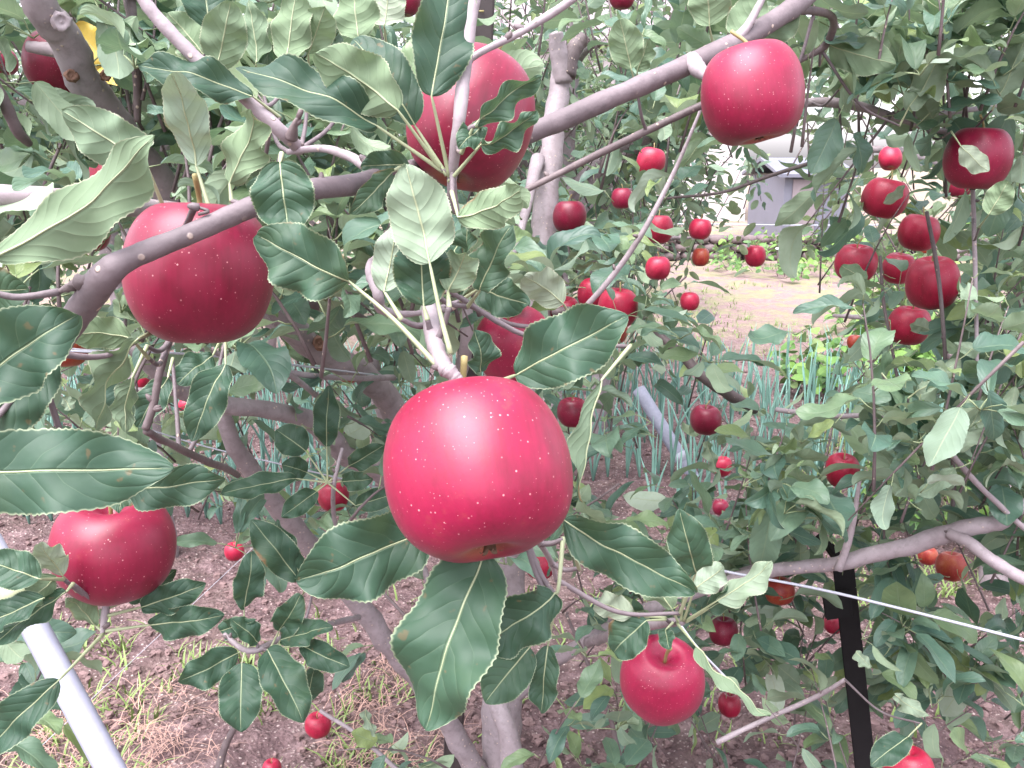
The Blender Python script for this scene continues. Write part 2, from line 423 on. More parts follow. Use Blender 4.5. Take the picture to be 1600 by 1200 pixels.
class Leaves:
    """collects leaf placements; emitted as one mesh"""
    def __init__(s): s.o = []; s.d = []; s.n = []; s.L = []; s.r = []
    def put(s, o, d, n, L, r): s.o.append(tuple(o)); s.d.append(tuple(d)); s.n.append(tuple(n)); s.L.append(L); s.r.append(r)
    def emit(s, mb, templ, mat=0, wscale=1.0):
        if not s.o: return
        o = np.array(s.o); d = norm(np.array(s.d)); n = np.array(s.n); L = np.array(s.L); r = np.array(s.r)
        n = norm(n - d*(n*d).sum(1)[:, None]); x = np.cross(d, n)
        pick = nrng.integers(0, len(templ), len(o))
        for k, (v, q, uv) in enumerate(templ):
            idx = np.where(pick == k)[0]
            if not len(idx): continue
            sc = L[idx][:, None, None]
            ws = wscale*(0.85+0.3*nrng.random(len(idx)))[:, None, None]
            V = o[idx][:, None, :] + sc*(ws*v[None, :, 0:1]*x[idx][:, None, :] + v[None, :, 1:2]*d[idx][:, None, :] + v[None, :, 2:3]*n[idx][:, None, :])
            Q = (q[None] + (np.arange(len(idx))*len(v))[:, None, None]).reshape(-1, 4)
            mb.add(V.reshape(-1, 3), Q, np.tile(uv, (len(idx), 1)), np.repeat(r[idx], len(v)), mat)

# ------------------------------------------------------------------ tagging
def tag(o, label=None, cat=None, group=None, kind=None):
    if label: o['label'] = label
    if cat: o['category'] = cat
    if group: o['group'] = group
    if kind: o['kind'] = kind
    return o
def empty(name, loc, label=None, cat=None, group=None):
    o = bpy.data.objects.new(name, None); COL.objects.link(o); o.location = loc
    o.empty_display_size = 0.05
    return tag(o, label, cat, group)

bpy_children = {}
def under(o, parent):
    """parent keeping world-space mesh coordinates"""
    o.parent = parent
    o.location = -Vector(parent.location)
    return o

# ------------------------------------------------------------------ ground
def gh(x, y):
    return 0.035*mnoise.noise(Vector((x*0.7, y*0.7, 0))) + 0.02*mnoise.noise(Vector((x*3, y*3, 5))) + 0.016*mnoise.noise(Vector((x*9, y*9, 9))) + (0.012*mnoise.noise(Vector((x*24, y*24, 2))) if y < 5 else 0)
def ground():
    ys = np.concatenate([np.linspace(-6, 1.0, 12), np.linspace(1.03, 5.0, 230), np.linspace(5.06, 16, 90), np.linspace(17, 260, 30)])
    xs = np.concatenate([np.linspace(-220, -9, 16), np.linspace(-8, -3.1, 24), np.linspace(-3, 4, 330), np.linspace(4.1, 10, 30), np.linspace(12, 220, 16)])
    V = np.array([(x, y, gh(x, y) if y < 17 and abs(x) < 10 else 0.0) for y in ys for x in xs])
    i, j = np.meshgrid(np.arange(len(ys)-1), np.arange(len(xs)-1), indexing='ij'); C = len(xs)
    q = np.stack([i*C+j, i*C+j+1, (i+1)*C+j+1, (i+1)*C+j], -1).reshape(-1, 4)
    mb = MB(); mb.add(V, q)
    m, nt, out = newmat('tilled_soil'); g = NT(nt)
    tc = g.n('ShaderNodeTexCoord'); ob = tc.outputs['Object']
    n1 = g.noise(ob, 2.6, 8.0, 0.7); n2 = g.noise(ob, 13.0, 8.0, 0.7); n3 = g.noise(ob, 60.0, 6.0, 0.7)
    soil = g.ramp(n2.outputs[0], [(0.3, (0.05, 0.031, 0.033)), (0.5, (0.135, 0.088, 0.089)), (0.66, (0.27, 0.19, 0.19))])  # soil tones; the dark stop also stands in for shadow between clods
    soil = g.mix(g.math('MULTIPLY', n3.outputs[0], 0.35), soil, c4((0.16, 0.105, 0.105)))
    vo = g.n('ShaderNodeTexVoronoi'); vo.inputs['Scale'].default_value = 70.0; g.l(ob, vo.inputs['Vector'])
    sp = g.math('MULTIPLY', g.smooth(vo.outputs['Distance'], 0.38, 0.15), g.smooth(n3.outputs[0], 0.48, 0.56))
    soil = g.mix(g.math('MULTIPLY', sp, 0.8), soil, c4((0.60, 0.50, 0.46)))
    sx = g.n('ShaderNodeSeparateXYZ'); g.l(ob, sx.inputs[0])
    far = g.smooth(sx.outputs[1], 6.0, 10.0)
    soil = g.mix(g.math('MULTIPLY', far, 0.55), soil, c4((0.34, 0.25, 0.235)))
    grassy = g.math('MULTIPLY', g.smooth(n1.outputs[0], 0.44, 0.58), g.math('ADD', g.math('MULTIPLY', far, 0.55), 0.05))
    gc = g.mix(n2.outputs[0], c4((0.13, 0.18, 0.06)), c4((0.33, 0.34, 0.16)))
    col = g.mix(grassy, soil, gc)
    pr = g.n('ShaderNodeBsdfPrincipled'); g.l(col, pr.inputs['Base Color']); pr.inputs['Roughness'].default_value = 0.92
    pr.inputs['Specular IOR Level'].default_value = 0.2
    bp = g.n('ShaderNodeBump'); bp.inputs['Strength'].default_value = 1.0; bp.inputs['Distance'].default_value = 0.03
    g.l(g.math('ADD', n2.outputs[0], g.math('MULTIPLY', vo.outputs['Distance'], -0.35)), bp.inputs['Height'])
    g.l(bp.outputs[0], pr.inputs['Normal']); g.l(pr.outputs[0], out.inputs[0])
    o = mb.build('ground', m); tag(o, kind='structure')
ground()

def clods():
    # cube-sphere lumps
    base = []
    for s in range(6):
        rs = np.random.default_rng(s)
        n = 3; idx = {}; V = []; Q = []
        def vid(p):
            k = tuple(np.round(p, 5))
            if k not in idx: idx[k] = len(V); V.append(p)
            return idx[k]
        g_ = np.linspace(-1, 1, n)
        for ax in range(3):
            for sg in (-1, 1):
                for a in range(n-1):
                    for b in range(n-1):
                        pp = []
                        for (aa, bb) in ((a, b), (a+1, b), (a+1, b+1), (a, b+1)):
                            p = np.zeros(3); p[ax] = sg; p[(ax+1) % 3] = g_[aa]; p[(ax+2) % 3] = g_[bb]
                            pp.append(vid(p))
                        Q.append(pp if sg > 0 else pp[::-1])
        V = np.array(V); V = V/np.linalg.norm(V, axis=1)[:, None]**0.8
        V *= (1+0.75*(rs.random((len(V), 1))-0.5)); V[:, 2] *= 0.75
        base.append((V, np.array(Q)))
    mb = MB()
    for k in range(30000):
        y = 1.5 + 5.5*rng.random()**1.4; x = (rng.random()*2-1)*(0.66*y+0.2)
        if x < -0.25*y and y < 2.15 and rng.random() < 0.7: continue
        dens = mnoise.noise(Vector((x*1.3, y*1.3, 3)))
        if rng.random() > 0.8+dens: continue
        s = 0.0028 + 0.013*rng.random()**4.0
        V, Q = base[rng.randrange(6)]
        a = rng.random()*6.28; ca, sa = math.cos(a), math.sin(a)
        v = V*s; v = np.stack([v[:, 0]*ca-v[:, 1]*sa, v[:, 0]*sa+v[:, 1]*ca, v[:, 2]], -1)
        mb.add(v+np.array([x, y, gh(x, y)+s*0.2]), Q)
    tag(mb.build('soil_clods', M['clod'], smooth=False, attrs=False), 'crumbled brown clods of soil scattered over the tilled ground', 'soil clods', kind='stuff')
clods()

def blades(name, label, cat, mat, spots, hmin, hmax, w, lean, cnt, seg=3, flat=False):
    mb = MB(); rs = rng
    for (x, y) in spots:
        for k in range(cnt):
            h = rs.uniform(hmin, hmax); a = rs.random()*6.28; ln = lean*rs.uniform(0.3, 1.2)
            bx, by = x+rs.gauss(0, 0.02), y+rs.gauss(0, 0.02); z0 = gh(bx, by)
            dx, dy = math.cos(a), math.sin(a); t = np.linspace(0, 1, seg+1)
            if flat:
                c = np.stack([bx+dx*h*t, by+dy*h*t, z0+0.01+0.03*rs.random()*np.sin(t*3.1)+0.02*rs.random()], -1)
            else:
                c = np.stack([bx+dx*h*ln*t**1.8, by+dy*h*ln*t**1.8, z0-0.01+h*(t-0.35*ln*t**2.5)], -1)
            s = np.array([-dy, dx, 0])*w*rs.uniform(0.6, 1.2)
            ww = (1-t**2.2*0.9)[:, None]*s
            v = np.concatenate([c-ww, c+ww]); n = seg+1
            q = [[i, n+i, n+i+1, i+1] for i in range(seg)]
            mb.add(v, q, None, rs.random())
    return tag(mb.build(name, mat, attrs=False), label, cat, kind='stuff')

def onion_bed():
    mb = MB()
    rows = [(-3.6, 3.55, 1.5), (-3.4, 4.1, 2.2), (-3.6, 4.65, 2.3), (-4.0, 5.2, 2.3), (-4.0, 5.75, 2.4)]
    for (x0, y, x1) in rows:
        x = x0
        while x < x1:
            x += rng.uniform(0.05, 0.10)
            if y < 4 and -0.6 < x < 0.55 : continue
            yy = y + rng.gauss(0, 0.03); z0 = gh(x, yy)
            for k in range(rng.randint(3, 5)):
                a = rng.random()*6.28; ln = rng.uniform(0.05, 0.7)*rng.random()
                h = rng.uniform(0.22, 0.52); t = np.linspace(0, 1, 5)
                p = np.stack([x+math.cos(a)*h*ln*t**1.5, yy+math.sin(a)*h*ln*t**1.5, z0+h*t-0.12*h*ln*4*t**3*0.5], -1)
                tube(mb, p, 0.0062*np.array([0.8, 1.1, 1.0, 0.7, 0.15]), 5, rnd=rng.random())
    tag(mb.build('green_onions', M['onion'], attrs=False), 'rows of blue green onion leaves growing in the soil behind the apple trees', 'green onions', kind='stuff')
onion_bed()

sp = []
for k in range(330):
    x = rng.uniform(-1.75, -0.15); y = rng.uniform(1.55, 2.45)
    if mnoise.noise(Vector((x*2.2, y*2.2, 1))) > -0.22 and y < 2.45 + 0.15*x: sp.append((x, y))
blades('dry_straw', 'pinkish dry straw and cut stalks lying on the soil at the lower left', 'straw', M['straw'], sp, 0.03, 0.12, 0.0010, 0, 9, 3, True)
sp = []
for k in range(330):
    x = rng.uniform(-1.9, -0.3); y = rng.uniform(1.6, 2.7)
    if mnoise.noise(Vector((x*2.0+9, y*2.0, 1))) > 0.02: sp.append((x, y))
for k in range(60): sp.append((rng.uniform(-0.5, 1.2), rng.uniform(1.9, 2.9)))
for k in range(900):
    x = rng.uniform(1.2, 3.2); y = rng.uniform(2.6, 5.0)
    if x/y > 0.34 and mnoise.noise(Vector((x*1.4, y*1.4, 4))) > -0.15: sp.append((x, y))
for k in range(1300):
    y = rng.uniform(6.5, 15); x = rng.uniform(0.12, 0.6)*y
    if mnoise.noise(Vector((x*0.8, y*0.8, 7))) > -0.02: sp.append((x, y))
blades('weeds', 'short green grass and weeds growing in patches over the soil', 'weeds', M['weed'], sp, 0.03, 0.10, 0.0035, 0.9, 6)

# ------------------------------------------------------------------ keep the fruit in view: leaves that grew in front of them are pruned
KEEP = []     # (px, py, rx, ry, depth, keep probability)
WIN = [ # gaps in the canopy: x0,y0,x1,y1, share kept
    (1110, 395, 1315, 565, 0.14), (1170, 560, 1290, 700, 0.5), (1200, 165, 1300, 345, 0.8),
    (140, 915, 540, 1200, 0.0), (560, 900, 960, 1200, 0.45), (0, 780, 90, 870, 0.25), (270, 790, 390, 860, 0.3),
    (820, 30, 960, 110, 0.5), (940, 600, 1040, 760, 0.55), (350, 650, 500, 760, 0.5), (1000, 1080, 1300, 1200, 0.55),
    (1340, 1090, 1600, 1200, 0.5)]
def pruned(p, L):
    x, y, z = proj(p)
    if z < 0.55: return True
    for (ax, ay, rx, ry, d, kp) in KEEP:
        if z < d+0.02:
            m = 0.30*L*F/z
            if ((x-ax)/(rx+m))**2 + ((y-ay)/(ry+m))**2 < 1 and rng.random() > kp: return True
    if z < 5.2:
        for (x0, y0, x1, y1, s) in WIN:
            if x0 < x < x1 and y0 < y < y1 and rng.random() > s: return True
    return False

# ------------------------------------------------------------------ apples
def apple_mesh(name, nseg, nring, lob, asym, flat, mats, seed, full=0.0, k=1.0):
    prof = np.array([(0.0, 0.52), (0.05, 0.535), (0.12, 0.59), (0.22, 0.69), (0.36, 0.785), (0.52, 0.81), (0.70, 0.74), (0.86, 0.54), (0.97, 0.24),
                     (1.0, -0.06), (0.955, -0.36), (0.85, -0.62), (0.69, -0.80), (0.52, -0.885), (0.37, -0.88), (0.24, -0.81), (0.12, -0.74), (0.0, -0.72)])
    rnd_ = np.array([(0.0, .58), (.05, .60), (.12, .66), (.22, .76), (.36, .85), (.52, .865), (.70, .77), (.86, .57), (.965, .28), (1.0, -.02),
                     (.972, -.31), (.885, -.58), (.75, -.79), (.57, -.93), (.39, -.995), (.25, -.985), (.12, -.935), (0, -.915)])
    prof = prof*(1-k)+rnd_*k
    zt_, zb_ = prof[0, 1]*flat, prof[-1, 1]*flat
    prof[:, 0] += full*(1-k)*np.interp(np.arange(18), [0, 9, 10, 11, 12, 13, 14, 15, 17], [0, 0, .035, .07, .09, .07, .03, 0, 0])
    pr = catmull(prof, max(1, nring//17)); pr[:, 0] = np.clip(pr[:, 0], 0.0008, 2); pr[:, 1] *= flat
    th = np.arange(nseg)*2*math.pi/nseg; rs = np.random.default_rng(seed); p1, p2, p3 = rs.uniform(0, 6.28, 3)
    v = []; pole = []
    for (r, z) in pr:
        low = np.clip((0.3-z), 0, 1.2)/1.2
        k = 1+lob*np.cos(5*th+p1)*low*min(1, r*2)+asym*np.cos(2*th+p2)+asym*0.7*np.cos(th+p3)*(z+0.2)
        zz = z+0.035*lob*14*np.cos(5*th+p1)*low*r*(-0.5)+asym*0.9*np.cos(th+p3)*r*(1 if z > 0 else 0.7)
        v.append(np.stack([r*k*np.cos(th), r*k*np.sin(th), zz*np.ones(nseg)], -1))
        pole.append(np.full(nseg, np.clip(1.02-r/0.5, 0, 1) if z > 0 else np.clip(1.12-r/1.15, 0, 1)))
    n = len(pr)
    i, j = np.meshgrid(np.arange(n-1), np.arange(nseg), indexing='ij'); j2 = (j+1) % nseg
    q = np.stack([i*nseg+j, (i+1)*nseg+j, (i+1)*nseg+j2, i*nseg+j2], -1).reshape(-1, 4)
    mb = MB(); mb.add(np.concatenate(v), q)
    o = mb.build(name, mats, attrs=False); me = o.data
    a = me.attributes.new('pole', 'FLOAT', 'POINT'); a.data.foreach_set('value', np.concatenate(pole).astype(np.float32))
    me['zt'] = float(zt_); me['zb'] = float(zb_)
    bpy.data.objects.remove(o)
    return me
AM = {}
for nm, mt in (('apple', M['apple_small']), ('apple_dark', M['apple_dark']), ('apple_orange', M['apple_orange'])):
    AM[nm] = [apple_mesh('skin', 28, 34, 0.03, 0.025, f, mt, s) for s, f in ((1, 0.98), (2, 1.04), (3, 0.93))]
def stem_mesh(seed, L=0.028, R=0.04, rad=0.0013):
    mb = MB(); rs = random.Random(seed)
    p = [(0, 0, 0), (rs.uniform(-.002, .002), rs.uniform(-.002, .002), L*0.5), (rs.uniform(-.007, .007), rs.uniform(-.007, .007), L)]
    tube(mb, catmull(p, 5), np.linspace(1, 1.25, 11)*rad, 7)
    o = mb.build('stem', M['stem'], attrs=False); me = o.data; bpy.data.objects.remove(o); return me
def calyx_mesh(R, fl):
    mb = MB()
    for k in range(5):
        a = k*2*math.pi/5; c, s = math.cos(a), math.sin(a)
        t = np.linspace(0, 1, 5); r = (0.04+0.10*t)*R; z = -(0.03+0.10*np.sin(t*2.2))*R
        w = 0.045*R*(1-t**1.6*0.95)
        cc = np.stack([r*c, r*s, z], -1); sd_ = np.array([-s, c, 0])
        v = np.concatenate([cc-w[:, None]*sd_, cc+w[:, None]*sd_]); mb.add(v, [[i, 5+i, 6+i, 1+i] for i in range(4)])
    o = mb.build('calyx', M['calyx'], attrs=False); me = o.data; bpy.data.objects.remove(o); return me
STEMS = [stem_mesh(s) for s in range(3)]
CALYX = calyx_mesh(0.04, 1.0)

def apple(px, py, wpx, d, axis, label, mesh=None, kind='apple', group=None, keep=0.0, spin=None, hpx=None, stem=True, stemL=None):
    Rr = wpx*d/F/2
    o = empty('apple', P(px, py, d), label, 'apple', group)
    z = camvec(*axis); x = z.orthogonal().normalized(); y = z.cross(x)
    m3 = Matrix((x, y, z)).transposed(); a = rng.random()*6.28 if spin is None else spin
    m3 = m3 @ Matrix.Rotation(a, 3, 'Z')
    o.rotation_euler = m3.to_euler()
    me = mesh or AM[kind][rng.randrange(3)]
    s = bpy.data.objects.new('skin', me); COL.objects.link(s); s.parent = o; s.scale = (Rr, Rr, Rr)
    if stem:
        t = bpy.data.objects.new('stem', STEMS[rng.randrange(3)] if stemL is None else stem_mesh(5, stemL, Rr, 0.0015)); COL.objects.link(t); t.parent = o; t.location = (0, 0, (me['zt']-.02)*Rr)
        if stemL is None: t.scale = (Rr/0.04,)*3
    if wpx > 44:
        c = bpy.data.objects.new('calyx', CALYX); COL.objects.link(c); c.parent = o; c.location = (0, 0, (me['zb']+.01)*Rr); c.scale = (Rr/0.04,)*3
    KEEP.append((px, py, wpx/2, (hpx or wpx*0.93)/2, d, max(keep, 0.10 if wpx < 66 else 0)))
    return o

hm = lambda nm, lob, asy, fl, seed, mt=M['apple'], full=0.6, k=1.0: apple_mesh(nm, 96, 102, lob, asy, fl, mt, seed, full, k)
apple(745, 729, 286, 0.41, (-0.17, 0.90, -0.36), 'largest and brightest red apple, in the very centre of the picture', hm('skin', 0.030, 0.02, 0.99, 11, full=1.0, k=.66), spin=0.3)
apple(312, 421, 226, 0.52, (0.03, 0.98, 0.12), 'big dark red apple hanging behind the thick grey twig that crosses its upper half', hm('skin', 0.018, 0.015, 1.0, 12, M['apple_dark']))
apple(738, 181, 196, 0.60, (0.25, 0.93, -0.22), 'tall red apple at the top centre, crossed by a pale upright shoot', hm('skin', 0.025, 0.03, 1.12, 13, M['apple_dark']))
apple(1175, 143, 160, 0.73, (-0.18, 0.97, 0.08), 'bright red apple hanging alone under the slanting grey branch at upper right', hm('skin', 0.03, 0.03, 1.0, 14, k=.5))
apple(178, 851, 187, 0.60, (0.05, 0.95, 0.30), 'round crimson apple at the lower left, beneath the large horizontal leaf', hm('skin', 0.015, 0.015, 0.86, 15, M['apple_dark']))
apple(1035, 1060, 130, 0.88, (0.0, 0.83, 0.55), 'red apple at the lower right of centre, its stem and hollow in view', hm('skin', 0.02, 0.015, 1.0, 16), stemL=0.03)
apple(806, 540, 122, 0.80, (-0.25, 0.84, 0.45), 'red apple right behind the top of the central apple, half covered by a toothed leaf', hm('skin', 0.03, 0.03, 1.05, 17))
apple(1528, 245, 100, 1.15, (0.03, 0.96, 0.25), 'round red apple at the right edge with a pale folded leaf across it', hm('skin', 0.015, 0.015, 0.98, 18))
apple(1338, 410, 63, 1.75, (0.0, 0.93, 0.35), 'red apple left of the hanging cluster, with a leaf tip over its lower left', keep=0)
apple(1420, 507, 63, 1.75, (0.1, 0.95, 0.3), 'lowest red apple of the hanging cluster at right, pale leaf at its right side')
apple(1457, 440, 80, 1.45, (-0.1, 0.93, 0.3), 'widest red apple of the hanging cluster at right, crossed by a thin upright twig')
apple(1383, 308, 68, 1.65, (0.2, 0.93, 0.3), 'red apple in the upper part of the right cluster, curled white leaf over it')
apple(1391, 247, 36, 2.5, (0.1, 0.9, -0.3), 'small bright red apple topmost in the right hanging cluster')
apple(1436, 362, 62, 1.75, (0.1, 0.9, 0.3), 'red apple in the middle of the right cluster, mostly masked by grey leaves', keep=0.12)
apple(1404, 418, 50, 1.95, (0.1, 0.9, 0.3), 'red apple between two others in the right cluster, dark leaves over its top', keep=0.12)
apple(1500, 292, 34, 2.6, (0.1, 0.9, 0.3), 'small deep red apple peeping out below the round apple at the right edge', kind='apple_dark', keep=0.05)
apple(1316, 734, 53, 1.65, (0.0, 0.92, 0.4), 'single small red apple hanging in the middle of the right side leaves', keep=0)
apple(1180, 399, 33, 3.4, (0, 0.95, 0.3), 'small red apple hanging alone before the pale bare ground')
apple(1094, 357, 36, 3.1, (0.1, 0.95, 0.2), 'small red apple left of the grey shed, flat leaf beneath it')
apple(1103, 655, 50, 2.1, (0, 0.95, 0.3), 'dim red apple right of the leaning white pipe, small leaf on its face', kind='apple_dark')
apple(1017, 252, 44, 2.3, (0.2, 0.9, 0.2), 'orange red apple just under the thin twig above centre right, leaf across it', keep=0)
apple(965, 480, 62, 1.7, (0.1, 0.9, 0.35), 'bright red apple at the tip of the big toothed leaf right of centre')
apple(928, 458, 52, 1.9, (0, 0.9, 0.3), 'red apple left of the one touching the toothed leaf tip', keep=0)
apple(882, 487, 50, 1.95, (0, 0.9, 0.4), 'red apple behind a dark branch, just above the broad toothed leaf')
apple(895, 643, 50, 1.8, (0, 0.95, 0.2), 'dark red apple close to the right side of the large central apple', kind='apple_dark')
apple(521, 774, 50, 1.75, (0, 0.95, 0.2), 'small red apple beneath the leaf rosette left of the central apple')
apple(366, 861, 30, 2.8, (0, 0.95, 0.2), 'tiny red apple over the soil, right of the lower left apple')
apple(497, 1132, 40, 2.1, (0, 0.95, 0.3), 'small red apple low over the soil near the bottom left middle')
apple(100, 538, 74, 1.15, (0, 0.97, 0.1), 'red apple with a greenish bottom at the left, crossed by two white wires', kind='apple_orange')
apple(88, 96, 96, 1.15, (0.2, 0.93, 0.2), 'deep red apple at the top left, half behind the thick slanting limb', kind='apple_dark')
apple(6, 96, 40, 1.5, (0, 0.95, 0.2), 'red apple cut off by the left edge near the top', kind='apple_dark')
apple(142, 362, 56, 1.5, (0.1, 0.95, 0.2), 'small red apple under the horizontal limb at left', keep=0)
apple(180, 287, 82, 1.1, (0, 0.95, 0.1), 'pink red apple hidden between the horizontal limb and the large folded leaf', keep=0)
apple(632, -4, 52, 1.3, (0, 0.97, 0.1), 'dark red apple cut off by the top edge, left of the upright leaf', kind='apple_dark')
apple(890, 337, 52, 1.9, (0, 0.95, 0.2), 'shaded red apple left of the leafy spray right of the tall apple', kind='apple_dark', keep=0.1)
apple(1030, 357, 44, 2.2, (0, 0.95, 0.2), 'red apple crossed by the slanting thin brown shoot right of centre', keep=0)
apple(972, 309, 34, 2.7, (0, 0.95, 0.2), 'dark red apple mostly hidden under a green leaf above centre right', kind='apple_dark', keep=0.1)
apple(845, 880, 50, 1.7, (0, 0.95, 0.1), 'red apple under the lower right side of the central apple', keep=0)
apple(938, 868, 52, 1.7, (0, 0.95, 0.1), 'red apple just below the drooping leaf right of the central apple', keep=0)
apple(1218, 922, 46, 1.75, (0, 0.95, 0.1), 'orange red apple under the long grey limb, touching the white wire', kind='apple_orange')
apple(1130, 985, 46, 1.8, (0, 0.95, 0.1), 'dark red apple right of the leaf spray above the lower apple', kind='apple_dark', keep=0.05)
apple(1140, 1100, 36, 2.1, (0, 0.95, 0.1), 'small red apple right of the apple that shows its stem', keep=0.1)
apple(1302, 975, 30, 2.1, (0, 0.95, 0.1), 'small red apple just left of the black post', keep=0.1)
apple(1450, 868, 30, 2.4, (0, 0.95, 0.1), 'small orange apple under the forked limb at right', kind='apple_orange')
apple(1487, 884, 46, 2.0, (0, 0.95, 0.1), 'orange apple with a green cheek hanging below the limb fork', kind='apple_orange')
apple(1420, 1204, 76, 1.3, (0, 0.97, 0.1), 'red apple cut off by the bottom edge beside the black post')
apple(1078, 470, 30, 3.2, (0, 0.95, 0.2), 'tiny red apple left of the bare ground patch', keep=0)
apple(1095, 401, 28, 3.4, (0, 0.95, 0.2), 'tiny orange red apple below the one left of the shed', kind='apple_orange', keep=0.05)
apple(1028, 418, 40, 2.6, (0, 0.95, 0.2), 'small red apple pair member under the end of the brown shoot', keep=0.05)
apple(1129, 728, 30, 2.6, (0, 0.95, 0.2), 'small red apple deep in the leaves below the leaning pipe', keep=0.05)
apple(1126, 792, 26, 2.8, (0, 0.95, 0.2), 'tiny red apple deep in shade below the others right of centre', keep=0.05, kind='apple_dark')
apple(220, 592, 26, 2.2, (0, 0.95, 0.2), 'tiny red apple behind the thin twig under the big left apple', keep=0)
apple(291, 633, 24, 2.6, (0, 0.95, 0.2), 'tiny red apple just above the curved grey limb at left', keep=0)
apple(546, 577, 40, 2.0, (0, 0.95, 0.2), 'orange brown apple between the two thick limbs left of centre', kind='apple_orange', keep=0)
apple(972, -8, 40, 1.7, (0, 0.95, 0.2), 'red apple cut off by the top edge right of centre', kind='apple_dark')
apple(425, 1200, 30, 2.0, (0, 0.95, 0.2), 'tiny red apple at the bottom edge, left of the middle')
apple(1336, 534, 24, 3.6, (0, 0.95, 0.2), 'tiny orange apple at the edge of the yellow green bushes', kind='apple_orange', keep=0)
apple(960, 515, 42, 2.2, (0, 0.95, 0.2), 'brownish orange apple behind the lower edge of the toothed leaf', kind='apple_orange', keep=0.1)

